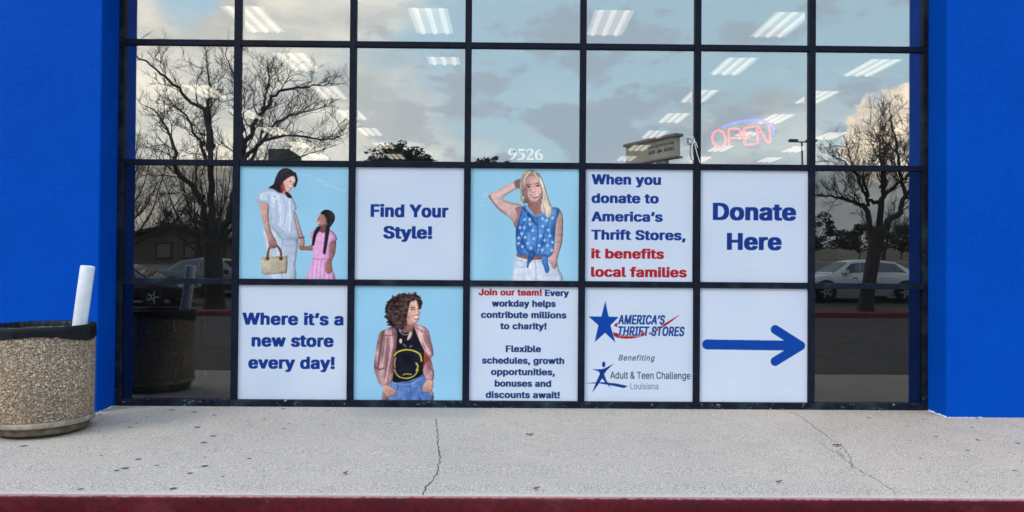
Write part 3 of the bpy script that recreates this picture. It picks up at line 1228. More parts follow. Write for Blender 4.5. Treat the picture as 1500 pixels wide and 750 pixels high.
cv.stroke([(326, 134), (338, 150), (352, 146)], 3, (150, 70, 80))
cv.stroke([(372, 60), (384, 100), (372, 140)], 16, (46, 40, 54))
cv.stroke([(262, 80), (290, 50), (330, 44)], 7, (88, 74, 84), 0.6)
# bag
cv.stroke([(203, 606), (206, 560), (222, 520), (246, 512), (270, 526), (288, 560), (290, 604)], 15, (118, 76, 54))
cv.stroke([(206, 560), (222, 524), (246, 516)], 5, (160, 112, 82), 0.8)
bag = cv.poly([(158, 592), (245, 586), (330, 580), (331, 640), (326, 690), (255, 697), (182, 702), (166, 690)], (172, 166, 152), False, grad=(1, 1, -20), tex=(30, 8, 1, 1))
cv.stroke([(160, 604), (330, 592)], 5, (142, 136, 124), 0.8)
cv.dot(203, 600, 13, 12, (104, 64, 46))
cv.dot(289, 598, 13, 12, (104, 64, 46))
cv.poly([(212, 486), (252, 488), (262, 515), (240, 534), (216, 530)], (150, 112, 114), grad=(0, 1, -14))
for u in (222, 232, 242):
    cv.stroke([(u, 512), (u + 2, 532)], 3, (104, 74, 80), 0.7)
# girl
gs = (150, 108, 104)
cv.poly([(486, 510), (470, 516), (436, 520), (412, 514), (402, 528), (414, 544), (450, 546), (490, 544)], gs, grad=(0, 1, -12))
cv.poly([(612, 486), (640, 480), (636, 560), (612, 620), (614, 672), (594, 692), (578, 684), (570, 650), (592, 590), (604, 540)], gs, grad=(1, 0, -16))
dress = cv.poly([(478, 432), (510, 414), (545, 420), (590, 410), (630, 436), (648, 478), (612, 492), (606, 590), (618, 660), (630, 735), (460, 735), (474, 660), (492, 596), (487, 490), (475, 468)], (206, 152, 210), grad=(1, 0, -10), tex=(20, 9, 1.5, .4))
cv.stroke([(490, 596), (545, 602), (606, 594)], 7, (166, 112, 172), 0.8)
for u in (500, 522, 546, 570, 594):
    cv.stroke([(u, 606), (u - 4 + (u - 546) * 0.2, 735)], 6, (172, 116, 178), 0.6, dress)
    cv.stroke([(u + 10, 610), (u + 8 + (u - 546) * 0.2, 735)], 5, (226, 178, 228), 0.6, dress)
for u in (520, 545, 570):
    cv.stroke([(u, 430), (u + 3, 590)], 4, (178, 124, 184), 0.5, dress)
cv.poly([(590, 600), (612, 610), (616, 676), (592, 692), (574, 680), (570, 645)], gs, grad=(1, 0, -14))
cv.poly([(534, 384), (574, 378), (588, 416), (558, 434), (526, 416)], (116, 78, 78))
cv.poly([(530, 328), (552, 308), (578, 330), (580, 368), (562, 388), (534, 386), (517, 378), (514, 362), (521, 348)], (162, 118, 112), grad=(1, 0, -18))
cv.poly([(540, 312), (556, 294), (580, 287), (612, 298), (631, 324), (630, 356), (610, 388), (592, 408), (582, 396), (577, 352), (562, 322)], (46, 42, 52), grad=(1, 1, 8), tex=(22, 10, 1, 1))
cv.stroke([(527, 408), (506, 444), (494, 508)], (28, 16), (44, 38, 48))
cv.stroke([(587, 400), (578, 480), (566, 560)], (28, 18), (44, 38, 48))
cv.stroke([(524, 346), (532, 348)], 4, (46, 34, 40))
cv.stroke([(520, 372), (534, 370)], 5, (224, 214, 214))
print_sheet(1, 1, cv, 'light blue window poster of a woman with a bag holding a girl\u2019s hand', photo=BG)

# -- woman in a shiny jacket
cv = Canvas((20, 18, 705, 730), (143, 199, 240))
cv.c += (vnoise(cv.n, 4, 5)[..., None] - 0.5) * 8
jeans = cv.poly([(255, 602), (330, 612), (400, 600), (455, 556), (484, 590), (500, 640), (508, 740), (236, 740), (250, 660)], (84, 120, 188), grad=(1, 0, -18), tex=(36, 14, 1, .6))
cv.stroke([(300, 618), (296, 660), (270, 690)], 5, (48, 72, 130), 0.8, jeans)
cv.stroke([(372, 606), (380, 680), (376, 740)], 6, (54, 80, 140), 0.8, jeans)
cv.stroke([(262, 622), (330, 632), (400, 622), (460, 584)], 5, (120, 152, 208), 0.8, jeans)
cv.stroke([(420, 630), (440, 690), (470, 740)], 10, (112, 146, 208), 0.6, jeans)
tee = cv.poly([(282, 275), (310, 300), (350, 316), (385, 285), (402, 268), (430, 350), (468, 440), (458, 556), (400, 598), (330, 614), (262, 605), (274, 450), (285, 380)], (26, 29, 46), grad=(1, 0, 6), tex=(14, 7, 1, 1))
cv.poly([(462, 420), (506, 474), (488, 500), (455, 542), (460, 480)], (150, 66, 58), False, grad=(0, 1, -14))
JL = [(180, 312), (222, 288), (262, 272), (285, 290), (292, 330), (286, 420), (276, 520), (264, 608), (244, 640), (242, 700), (236, 740), (198, 740), (202, 690), (206, 655), (184, 632), (164, 590), (147, 520), (158, 420), (170, 350)]
jl = cv.poly(JL, (158, 122, 132), grad=(1, 0, 10), tex=(18, 44, 1.3, .6))
JR = [(395, 260), (440, 263), (486, 292), (502, 350), (522, 436), (506, 470), (515, 510), (526, 560), (518, 604), (482, 602), (455, 548), (472, 500), (500, 474), (462, 420), (428, 350), (408, 300)]
jr = cv.poly(JR, (186, 148, 158), grad=(1, 0, -12), tex=(18, 44, 1.3, .6))
for a, w, c_, mm in ((((250, 300), (255, 400), (235, 540), (222, 620)), 12, (206, 172, 182), jl), (((200, 330), (185, 430), (172, 530)), 12, (92, 66, 80), jl), (((278, 310), (272, 420), (260, 560)), 7, (90, 62, 74), jl),
                     (((222, 340), (214, 430), (200, 540)), 8, (196, 160, 172), jl), (((150, 520), (180, 540), (210, 530)), 9, (84, 60, 74), jl), (((430, 290), (462, 370), (496, 440)), 12, (214, 182, 192), jr), (((470, 300), (492, 370), (510, 430)), 8, (120, 84, 98), jr),
                     (((480, 510), (506, 530), (522, 560)), 9, (112, 80, 94), jr), (((400, 275), (450, 300), (440, 305)), 6, (110, 74, 88), jr), (((190, 320), (240, 330), (284, 316)), 6, (96, 68, 80), jl)):
    cv.stroke(a, w, c_, 0.75, mm)
# neck, necklace
cv.poly([(305, 240), (390, 250), (392, 288), (372, 312), (342, 318), (316, 302)], (128, 92, 88), grad=(1, 0, 14))
cv.poly([(300, 300), (345, 312), (385, 292), (392, 300), (384, 330), (345, 330), (306, 318)], (26, 29, 46))
cv.stroke([(300, 290), (322, 318), (356, 322), (388, 296)], 4, (186, 186, 196), 0.8)
cv.dot(314, 362, 9, 15, (206, 176, 168))
cv.poly([(372, 300), (388, 312), (372, 350), (354, 354), (362, 326)], (198, 166, 160))
cv.stroke([(330, 380), (348, 398)], 5, (178, 170, 168), 0.8)
cv.stroke([(372, 398), (384, 390)], 5, (178, 170, 168), 0.8)
# plain abstract yellow ring and brush marks on the shirt
yl = (206, 206, 78)
cv.stroke([(276, 450), (300, 428), (350, 416), (400, 424), (436, 446), (446, 486)], 9, yl, 0.9, tee)
cv.stroke([(276, 540), (300, 580), (350, 594), (400, 578), (426, 540)], 7, yl, 0.85, tee)
cv.stroke([(284, 466), (278, 500), (282, 530)], 6, yl, 0.7, tee)
cv.stroke([(412, 500), (424, 520), (414, 545)], 10, yl, 0.85, tee)
cv.stroke([(330, 572), (352, 566), (384, 570)], 6, yl, 0.8, tee)
# face and curls
cv.poly([(352, 150), (372, 118), (408, 104), (424, 140), (428, 172), (437, 188), (428, 200), (430, 214), (424, 236), (408, 252), (380, 262), (350, 250), (340, 200)], (204, 162, 154), grad=(1, -0.3, 22))
hair = [(352, 260), (325, 285), (300, 285), (270, 276), (238, 262), (236, 240), (216, 214), (222, 186), (214, 160), (232, 118), (262, 90), (298, 74), (330, 64), (366, 72), (402, 66), (432, 92), (448, 122), (438, 162), (426, 160), (418, 122), (400, 104), (372, 122), (362, 160), (356, 190), (350, 220)]
hm = cv.poly(hair, (64, 50, 54), grad=(1, -1, 5), tex=(44, 34, 1, 1))
r_ = rs(4)
for i in range(330):
    u, v = r_.uniform(210, 450), r_.uniform(60, 290)
    j = int(np.clip((v - 18) / 712 * cv.n, 0, cv.n - 1))
    i_ = int(np.clip((u - 20) / 685 * cv.n, 0, cv.n - 1))
    if hm[j, i_]:
        a = r_.uniform(0, 6.28)
        q_ = r_.uniform(5, 12)
        tone = r_.choice([0, 1, 2], p=[0.5, 0.3, 0.2])
        col_ = [(34, 28, 36), (104, 78, 70), (138, 104, 88)][tone]
        cv.stroke([(u, v), (u + q_ * math.cos(a), v + q_ * math.sin(a)), (u + q_ * 1.5 * math.cos(a + 0.9), v + q_ * 1.5 * math.sin(a + 0.9))], 4, col_, 0.75)
for i in range(60):
    t = r_.randint(0, len(hair))
    u, v = hair[t]
    if u < 345 or v < 110:
        cv.dot(u + r_.uniform(-7, 7), v + r_.uniform(-7, 7), r_.uniform(4, 8), r_.uniform(4, 8), (58, 46, 52))
cv.stroke([(374, 156), (388, 150), (402, 156)], 5, (70, 50, 50))
cv.stroke([(380, 168), (392, 164), (402, 168)], 7, (62, 46, 48))
cv.dot(396, 167, 3, 3, (228, 222, 220))
cv.stroke([(416, 160), (424, 164)], 4, (70, 50, 50))
cv.stroke([(420, 176), (432, 190), (418, 196)], 4, (140, 96, 94))
cv.poly([(394, 209), (412, 205), (427, 207), (418, 216), (404, 217)], (222, 212, 212), edge=0)
cv.stroke([(390, 206), (410, 201), (428, 204)], 4, (140, 72, 76))
cv.stroke([(396, 220), (410, 228), (424, 220)], 5, (152, 84, 86))
cv.dot(368, 208, 15, 12, (184, 122, 116), 0.5)
# hands
hs = (186, 144, 136)
cv.poly([(212, 642), (246, 640), (276, 660), (296, 682), (288, 696), (262, 700), (246, 712), (226, 700), (206, 664)], hs, grad=(0, 1, -18))
for a in (((252, 668), (284, 690)), ((246, 682), (268, 700)), ((240, 694), (254, 708))):
    cv.stroke(a, 3, (110, 74, 74), 0.8)
cv.poly([(482, 602), (516, 604), (522, 640), (514, 670), (526, 690), (508, 704), (498, 676), (468, 682), (454, 668), (458, 636)], hs, grad=(0, 1, -18))
for a in (((462, 650), (466, 678)), ((476, 648), (480, 680)), ((490, 650), (494, 676))):
    cv.stroke(a, 3, (110, 74, 74), 0.8)
print_sheet(2, 0, cv, 'light blue window poster of a curly haired woman in a shiny jacket', photo=(143, 199, 240))

# -- blonde woman in a knotted denim shirt
cv = Canvas((20, 32, 697, 733), (148, 202, 240))
cv.c += (vnoise(cv.n, 4, 7)[..., None] - 0.5) * 9
for i in range(14):
    r0 = rs(40 + i)
    u, v = r0.uniform(80, 140), r0.uniform(190, 270)
    cv.stroke([(u, v), (u + r0.uniform(8, 26), v)], 4, (184, 218, 244), 0.5)
skin = (196, 164, 168)
jn = cv.poly([(304, 570), (400, 588), (520, 578), (556, 600), (572, 650), (580, 740), (290, 740), (296, 650)], (188, 202, 230), grad=(1, 0, -8), tex=(26, 7, 1, .5))
cv.stroke([(302, 600), (400, 616), (540, 600)], 5, (150, 166, 204), 0.8, jn)
cv.stroke([(428, 612), (432, 680), (430, 740)], 6, (144, 160, 200), 0.8, jn)
cv.stroke([(310, 640), (345, 650), (372, 620)], 5, (150, 166, 204), 0.7, jn)
cv.stroke([(300, 690), (360, 700)], 5, (160, 176, 212), 0.6, jn)
cv.stroke([(500, 700), (570, 690)], 5, (160, 176, 212), 0.6, jn)
cv.poly([(318, 560), (400, 570), (470, 572), (474, 596), (400, 602), (318, 584)], (134, 98, 104))
# raised arm
arm = cv.poly([(330, 108), (300, 110), (240, 138), (182, 172), (138, 190), (131, 212), (150, 240), (200, 296), (268, 344), (286, 372), (302, 402), (336, 350), (350, 276), (310, 252), (272, 244), (222, 226), (236, 204), (290, 170), (332, 148)], skin, grad=(0.4, 1, -14))
cv.stroke([(138, 205), (160, 245), (215, 304), (280, 356)], 12, (122, 94, 108), 0.7, arm)
cv.stroke([(160, 200), (230, 165), (300, 130)], 14, (198, 172, 182), 0.6, arm)
cv.stroke([(200, 240), (260, 270), (300, 300)], 16, (196, 168, 178), 0.6, arm)
cv.poly([(300, 280), (350, 276), (345, 330), (305, 398), (290, 370), (312, 330)], (140, 100, 104), k=0.8)
cv.poly([(296, 112), (332, 100), (340, 150), (312, 156), (294, 140)], (128, 98, 106))
# right arm
ra = cv.poly([(556, 290), (584, 296), (597, 340), (598, 420), (592, 500), (574, 560), (562, 616), (556, 650), (540, 656), (518, 624), (514, 590), (536, 556), (552, 500), (550, 400)], (184, 148, 152), grad=(1, 0, -22))
for a in (((528, 610), (536, 648)), ((540, 606), (546, 650)), ((518, 600), (524, 630))):
    cv.stroke(a, 3, (104, 74, 84), 0.7)
cv.stroke([(550, 492), (592, 490)], 3, (120, 80, 84), 0.6)
# neck and shirt
cv.poly([(380, 230), (456, 226), (466, 290), (440, 336), (405, 300), (380, 270)], (150, 108, 110), grad=(1, 0, 8))
st = cv.poly([(346, 272), (372, 266), (400, 296), (436, 336), (470, 304), (490, 286), (540, 272), (578, 288), (562, 340), (552, 400), (546, 500), (536, 560), (508, 584), (470, 574), (400, 578), (318, 566), (304, 470), (305, 402), (322, 340)], (70, 128, 206), grad=(1, 0, 8), tex=(22, 30, 1.2, .7))
for a, w, c_ in ((((350, 280), (390, 330), (432, 380)), 14, (30, 56, 112)), (((436, 340), (440, 440), (430, 560)), 6, (34, 66, 128)), (((320, 420), (350, 500), (390, 560)), 12, (38, 74, 144)), (((480, 430), (470, 510), (450, 565)), 10, (44, 84, 156)), (((370, 300), (360, 400), (330, 480)), 8, (104, 154, 220)), (((520, 310), (515, 420), (490, 530)), 9, (110, 160, 224)), (((340, 300), (320, 380), (310, 460)), 9, (36, 68, 132))):
    cv.stroke(a, w, c_, 0.7, st)
for u, v in ((358, 352), (392, 380), (330, 402), (356, 402), (322, 466), (362, 462), (416, 470), (458, 452), (484, 480), (506, 416), (518, 452), (472, 392), (450, 512), (504, 512), (470, 540), (400, 530), (346, 520), (532, 340), (496, 356), (410, 420), (530, 542), (340, 440), (378, 500), (534, 492), (322, 500), (390, 350), (470, 345)):
    cv.dot(u, v, 8, 9, (182, 206, 238), 0.9, st)
cv.poly([(380, 270), (400, 296), (436, 336), (412, 326), (378, 296), (366, 268)], (112, 160, 222))
cv.poly([(436, 336), (470, 300), (498, 300), (492, 320), (456, 330)], (96, 146, 214))
cv.poly([(392, 552), (424, 556), (416, 590), (392, 622), (382, 652), (372, 644), (378, 600)], (48, 92, 164), tex=(30, 18, 1, 1))
cv.poly([(470, 570), (504, 574), (506, 620), (516, 664), (494, 684), (478, 640), (466, 610)], (60, 108, 184), tex=(30, 18, 1, 1))
# face and hair
cv.poly([(352, 60), (395, 41), (440, 60), (472, 110), (500, 200), (531, 292), (516, 334), (480, 300), (465, 226), (350, 250), (330, 180), (328, 120)], (126, 116, 112), edge=0.1, tex=(40, 26, 1.6, .35))
fc = cv.poly([(352, 120), (372, 82), (402, 70), (432, 84), (458, 130), (467, 178), (458, 214), (440, 236), (422, 243), (396, 232), (366, 206), (352, 170)], (198, 158, 160), grad=(1, 0.2, 24))
cv.poly([(352, 150), (372, 160), (378, 210), (396, 236), (372, 222), (354, 190)], (128, 92, 98), k=0.7, clip=fc, edge=0)
cv.dot(408, 170, 9, 22, (222, 186, 190), 0.55, fc)
cv.dot(440, 180, 13, 10, (220, 182, 186), 0.5, fc)
cv.dot(388, 184, 12, 10, (206, 164, 168), 0.45, fc)
cv.dot(420, 104, 24, 16, (200, 164, 168), 0.45, fc)
cv.stroke([(366, 138), (380, 130), (396, 134)], 6, (92, 66, 66), 0.85)
cv.stroke([(424, 130), (440, 123), (454, 130)], 6, (92, 66, 66), 0.85)
cv.dot(381, 146, 12, 6, (60, 46, 52), 0.85)
cv.dot(440, 140, 11, 6, (60, 46, 52), 0.85)
cv.stroke([(396, 168), (402, 178), (414, 182), (422, 176)], 4, (122, 80, 84), 0.8)
cv.poly([(394, 199), (420, 203), (455, 187), (448, 206), (426, 219), (406, 213)], (150, 62, 74), edge=0)
cv.poly([(399, 201), (420, 205), (450, 191), (444, 202), (424, 210), (408, 208)], (240, 236, 238), edge=0)
hl = [(346, 62), (384, 42), (420, 60), (398, 70), (368, 96), (352, 140), (350, 200), (356, 252), (346, 248), (332, 190), (328, 120)]
hm1 = cv.poly(hl, (166, 154, 146), grad=(1, 0, 10), tex=(44, 30, 1.6, .35))
hr = [(400, 42), (440, 58), (470, 104), (496, 190), (520, 258), (533, 294), (520, 334), (500, 340), (474, 306), (459, 292), (466, 230), (470, 180), (458, 136), (436, 98), (412, 66)]
hm2 = cv.poly(hr, (196, 188, 178), grad=(1, 0, 4), tex=(44, 34, 1.6, .35))
for a, w, c_, mm in ((((356, 70), (342, 120), (340, 210)), 6, (112, 98, 92), hm1), (((390, 50), (362, 90), (350, 160)), 6, (214, 204, 192), hm1), (((336, 130), (336, 190), (348, 240)), 5, (198, 188, 176), hm1),
                     (((416, 60), (452, 104), (474, 180), (476, 280)), 6, (226, 220, 208), hm2), (((430, 58), (474, 120), (498, 220), (512, 320)), 6, (118, 106, 100), hm2), (((450, 90), (484, 180), (504, 270), (512, 310)), 6, (228, 222, 210), hm2), (((470, 190), (474, 260), (488, 320)), 5, (130, 118, 110), hm2), (((494, 200), (520, 270), (524, 320)), 6, (150, 138, 130), hm2), (((404, 46), (430, 70), (452, 110)), 6, (120, 108, 104), hm2)):
    cv.stroke(a, w, c_, 0.75, mm)
cv.dot(350, 214, 4, 6, (226, 222, 216))
print_sheet(3, 1, cv, 'light blue window poster of a blonde woman in a knotted denim shirt', photo=(148, 202, 240))

# -- printed text sheets
INK_BLUE, INK_NAVY, INK_RED, INK_BRIGHT, INK_GREY = (18, 52, 138), (24, 50, 110), (160, 30, 44), (4, 66, 164), (66, 72, 94)


def sheet_canvas(rect, seed, n_=960):
    c_ = Canvas(rect, (193, 211, 241), n_)
    c_.c += (vnoise(n_, 3, seed)[..., None] - 0.5) * np.array((9, 7, 4))
    r_ = rs(seed + 50)
    for i in range(r_.randint(3, 8)):      # pale scuffs of the film
        u = rect[0] + (rect[2] - rect[0]) * r_.uniform(0.04, 0.8)
        v = rect[1] + (rect[3] - rect[1]) * r_.choice([r_.uniform(0.03, 0.25), r_.uniform(0.8, 0.97)])
        d = (rect[2] - rect[0]) * r_.uniform(0.02, 0.14)
        c_.stroke([(u, v), (u + d * 0.5, v - d * 0.06), (u + d, v - d * 0.2)], (rect[2] - rect[0]) * 0.006, (214, 226, 246), 0.6)
    return c_


def text_poster(c_, r_, rect, label, lines, seed, **kw):
    cv_ = sheet_canvas(rect, seed)
    for (t_, u0, u1, bs, cp, ink) in lines:
        cv_.text(t_, u0, u1, bs, cp, ink)
    print_sheet(c_, r_, cv_, label, N=320, **kw)


text_poster(2, 1, (27, 27, 713, 732), 'white window poster reading Find Your Style! in blue',
            [('Find Your', 124, 616, 340, 260, INK_BLUE), ('Style!', 206, 514, 474, 396, INK_BLUE)], 1)
text_poster(4, 1, (25, 35, 712, 738), 'white window poster about donations with four blue and two red lines',
            [('When you', 63, 507, 132, 68, INK_BLUE), ('donate to', 63, 494, 248, 187, INK_BLUE), ('America\u2019s', 63, 520, 363, 302, INK_BLUE), ('Thrift Stores,', 63, 668, 478, 416, INK_BLUE),
             ('it benefits', 63, 530, 595, 534, INK_RED), ('local families', 63, 676, 710, 648, INK_RED)], 2, dx=(0.003, 0.012))
text_poster(5, 1, (40, 38, 723, 745), 'white window poster reading Donate Here in large blue letters',
            [('Donate', 120, 648, 354, 245, INK_BLUE), ('Here', 210, 557, 541, 434, INK_BLUE)], 3)
text_poster(1, 0, (35, 15, 730, 732), 'white window poster reading Where it\u2019s a new store every day!',
            [('Where it\u2019s a', 60, 705, 266, 190, INK_BLUE), ('new store', 120, 643, 402, 326, INK_BLUE), ('every day!', 101, 652, 540, 464, INK_BLUE)], 4)
text_poster(3, 0, (18, 20, 693, 733), 'white hiring window poster starting Join our team! in red',
            [('Join our team!', 73, 466, 76, 36, INK_RED), ('Every', 485, 635, 78, 38, INK_NAVY)] + [(t_, u0, u1, bs, bs - 41, INK_NAVY) for t_, u0, u1, bs in (
                ('workday helps', 155, 553, 146), ('contribute millions', 88, 620, 217), ('to charity!', 208, 497, 287), ('Flexible', 244, 463, 429),
                ('schedules, growth', 97, 608, 502), ('opportunities,', 153, 551, 573), ('bonuses and', 176, 528, 645), ('discounts await!', 121, 582, 716))], 5)

cv = sheet_canvas((35, 32, 702, 722), 6)
for a, b_, w in (((82, 374), (610, 378), 60), ((502, 281), (660, 378), 55), ((502, 474), (660, 378), 55)):
    cv.stroke([a, b_], w, INK_BRIGHT)
cv.poly([(560, 348), (600, 340), (660, 378), (600, 416), (560, 408)], INK_BRIGHT, False, edge=0)
print_sheet(5, 0, cv, 'white window poster with a long blue arrow pointing right', N=320)

cv = sheet_canvas((14, 4, 966, 765), 7)
for pl in ([(270, 262), (285, 244), (302, 240), (300, 270)], [(262, 304), (290, 308), (360, 322), (440, 322), (515, 306), (545, 300), (545, 322), (500, 334), (440, 344), (370, 347), (300, 340), (272, 330)],
           [(572, 312), (660, 270), (740, 232), (855, 180), (790, 222), (720, 262), (640, 300), (590, 318)]):
    cv.poly(pl, INK_RED, False, edge=0)
cv.poly([(193, 95), (223, 200), (312, 202), (240, 258), (284, 372), (193, 308), (102, 371), (134, 258), (47, 200), (160, 200)], INK_BRIGHT, False, edge=0)
for t_, u0, u1, bs, cp in (('AMERICA\u2019S', 305, 720, 250, 188), ('THRIFT STORES', 308, 893, 327, 264)):
    cv.text(t_, u0 - 2, u1 + 2, bs + 3, cp - 3, (193, 211, 241), 0.06, 0.2)
    cv.text(t_, u0, u1, bs, cp, (18, 62, 140), 0.03, 0.2)
cv.text('Benefiting', 313, 632, 492, 455, INK_GREY, 0.010, 0.25, 1.12)
cv.text('Adult & Teen Challenge', 240, 945, 613, 567, INK_GREY, 0.008, 0.0, 1.0)
cv.text('Louisiana', 418, 663, 683, 642, (92, 98, 118), 0.004, 0.0, 1.0)
cv.dot(183, 519, 15, 19, INK_BLUE)
cv.poly([(82, 552), (160, 551), (190, 546), (273, 513), (208, 560), (187, 585), (206, 622), (247, 677), (200, 640), (170, 612), (132, 658), (83, 708), (115, 642), (150, 582), (138, 565)], INK_BLUE, False, edge=0)
cv.poly([(8, 646), (90, 640), (180, 637), (290, 645), (396, 662), (362, 676), (260, 660), (150, 646)], INK_BLUE, False, edge=0)
print_sheet(4, 0, cv, 'white window poster with the star logo and a running figure logo', N=320)


# ------------------------------------------------------------------ street number decal
def vstroke(mb, pts, ws, y0, y1, fx, k=6):
    p = spline([(a, c_) for a, c_ in pts], k, False)
    w = np.interp(np.linspace(0, 1, len(p)), np.linspace(0, 1, len(ws)), ws) * 1.15 + 3
    Lr, Rr = [], []
    for i in range(len(p)):
        d = p[min(i + 1, len(p) - 1)] - p[max(i - 1, 0)]
        d /= max(1e-9, np.hypot(*d))
        nn_ = np.array((-d[1], d[0]))
        Lr.append(fx(p[i] + nn_ * w[i] / 2))
        Rr.append(fx(p[i] - nn_ * w[i] / 2))
    n_ = len(p)
    vs = [(a, y0, c_) for a, c_ in Lr] + [(a, y0, c_) for a, c_ in Rr] + [(a, y1, c_) for a, c_ in Lr] + [(a, y1, c_) for a, c_ in Rr]
    fs = []
    for i in range(n_ - 1):
        fs += [(i, i + 1, n_ + i + 1, n_ + i), (2 * n_ + i, 3 * n_ + i, 3 * n_ + i + 1, 2 * n_ + i + 1),
               (i, 2 * n_ + i, 2 * n_ + i + 1, i + 1), (n_ + i, n_ + i + 1, 3 * n_ + i + 1, 3 * n_ + i)]
    fs += [(0, n_, 3 * n_, 2 * n_), (n_ - 1, 3 * n_ - 1, 4 * n_ - 1, 2 * n_ - 1)]
    mb.add(vs, fs)


b = MB()
SC = 0.000424


def numfx(p):
    # drawing units: 1500 px wide zoom of the number, 16.67 per photo pixel
    return (-0.118 + p[0] * SC, 2.768 - p[1] * SC)


yv0, yv1 = 0.0155, 0.0185
vstroke(b, [(470, 300), (468, 250), (420, 222), (372, 240), (350, 295), (365, 345), (412, 362), (455, 335)], [34, 20, 22, 46, 54, 40, 20, 14], yv0, yv1, numfx)
vstroke(b, [(468, 262), (496, 310), (480, 380), (430, 445), (370, 478)], [30, 52, 48, 34, 10], yv0, yv1, numfx)
vstroke(b, [(568, 238), (640, 238), (714, 238)], [46, 46, 46], yv0 - .0004, yv1, numfx)
vstroke(b, [(584, 250), (580, 300), (578, 345)], [18, 16, 14], yv0, yv1, numfx)
vstroke(b, [(578, 340), (630, 318), (690, 345), (700, 400), (665, 455), (600, 478), (556, 462)], [12, 26, 48, 56, 36, 24, 40], yv0, yv1, numfx)
vstroke(b, [(768, 275), (800, 235), (860, 222), (912, 262), (900, 320), (840, 390), (776, 462)], [44, 26, 26, 52, 50, 26, 12], yv0, yv1, numfx)
vstroke(b, [(772, 462), (860, 462), (942, 462)], [44, 44, 44], yv0 - .0004, yv1, numfx)
vstroke(b, [(1130, 222), (1070, 240), (1015, 300), (1000, 370), (1020, 440), (1072, 474), (1130, 450), (1142, 390), (1115, 340), (1072, 328), (1030, 350)], [10, 30, 50, 56, 46, 22, 46, 54, 38, 20, 12], yv0, yv1, numfx)
o = b.build('street_number', M['ink_white'])
tag(o, 'white numerals 9526 stuck on the window above the blonde woman poster', 'street number')

# ------------------------------------------------------------------ neon sign behind the glass
neon = empty('neon_sign', (2.66, 0.15, 2.83), 'glowing neon OPEN sign in pink red with a blue arc', 'neon sign')


def nx(p):
    return (2.007 + p[0] / 1500 * 1.309 - 2.66, 0.0, 3.136 - p[1] / 708 * 0.604 - 2.83)


def neon_part(name, pts, r_n, mat, closed=False):
    b_ = MB()
    P_ = spline(pts, 6, closed)
    b_.tube([nx(p) for p in P_], r_n, 8, closed=closed)
    return b_.build(name, mat, neon, smooth='all')


oel = [(278 + 80 * math.cos(a) + 8 * math.sin(a), 366 + 105 * math.sin(a)) for a in np.linspace(0, 2 * math.pi, 17)[:-1]]
neon_part('letter_tube', oel, 0.0105, M['neon_red'], True)
neon_part('letter_tube', [(404, 458), (400, 380), (396, 290), (400, 250), (430, 238), (500, 236), (536, 258), (542, 300), (526, 336), (490, 352), (438, 356)], 0.0095, M['neon_red'])
neon_part('letter_tube', [(712, 212), (660, 216), (610, 224), (582, 242), (582, 300), (590, 390), (598, 425), (622, 438), (680, 430), (726, 424)], 0.0095, M['neon_red'])
neon_part('letter_tube', [(606, 328), (650, 322), (692, 316)], 0.0085, M['neon_red'])
neon_part('letter_tube', [(750, 424), (746, 320), (742, 225), (756, 212), (774, 230), (820, 320), (862, 392), (882, 404), (902, 390), (898, 300), (888, 192)], 0.0095, M['neon_red'])
neon_part('arc_tube', [(318, 222), (390, 190), (460, 166), (560, 142), (660, 130), (760, 132), (850, 148), (910, 182), (938, 224), (942, 262), (930, 304)], 0.0125, M['neon_blue'])
b = MB()
for px_ in (400, 620, 880):
    b.tube([nx((px_, 330)), (nx((px_, 330))[0], 0.03, nx((px_, 330))[2])], 0.004, 5)
b.tube([(nx((300, 330))[0], 0.03, nx((300, 330))[2]), (nx((920, 330))[0], 0.03, nx((920, 330))[2])], 0.006, 5)
b.build('support_bar', M['black_trim'], neon)

# white cord knotted on the frame beside the neon sign
b = MB()
cx0, cz0 = 1.943, 2.79
r_ = random.Random(3)
P_ = [(cx0 - 0.03 + 0.022 * math.cos(a * 1.7) + r_.uniform(-.006, .006), -0.022 + 0.006 * math.sin(a * 2.3), cz0 - 0.01 + 0.032 * math.sin(a)) for a in np.linspace(0, 11, 40)]
b.tube(P_, 0.0038, 5)
b.tube([(cx0 + .005, -0.022, cz0 + .01), (cx0 - 0.02, -0.022, 2.72), (cx0 - 0.022, -0.02, 2.65), (cx0 - 0.006, -0.02, 2.578)], 0.0045, 5)
b.tube([(cx0 + .0, -0.024, cz0), (cx0 + 0.01, -0.023, 2.72), (cx0 + 0.03, -0.021, 2.64), (cx0 + 0.062, -0.018, 2.548)], 0.0045, 5)
b.tube([(cx0 - .0, -0.026, cz0 - .01), (cx0 + 0.02, -0.024, 2.75), (cx0 + 0.035, -0.021, 2.70)], 0.004, 5)
tag(b.build('cord', M['cord']), 'short white cord knotted around the dark window frame left of the neon sign', 'cord')

# ------------------------------------------------------------------ litter bin
BX, BY = -4.088, -1.06
bz = swz(BY)
trash = empty('trash_can', (BX, BY, bz), 'round pebble textured concrete trash can with black bag against blue wall', 'trash can')
trash.scale = (0.975, 0.975, 1.0)
b = MB()
b.lathe([(0.375, 0.135), (0.408, 0.136), (0.412, 0.15), (0.414, 0.5), (0.414, 0.86), (0.408, 0.888), (0.36, 0.89), (0.36, 0.6), (0.0, 0.6)], 72)
b.build('body', M['aggregate'], trash, smooth=True)
b = MB()
b.lathe([(0.37, 0.082), (0.408, 0.086), (0.420, 0.094), (0.422, 0.118), (0.412, 0.1345), (0.376, 0.1345)], 72)
b.build('rim_band', M['plinth'], trash, smooth=True)
b = MB()
b.lathe([(0.0, 0.02), (0.33, 0.016), (0.362, 0.02), (0.376, 0.035), (0.381, 0.07), (0.374, 0.0815), (0.3, 0.0815)], 72)
b.build('base', M['plinth_dark'], trash, smooth=True)
r_ = random.Random(17)
ph = [r_.uniform(0, 6.28) for _ in range(12)]


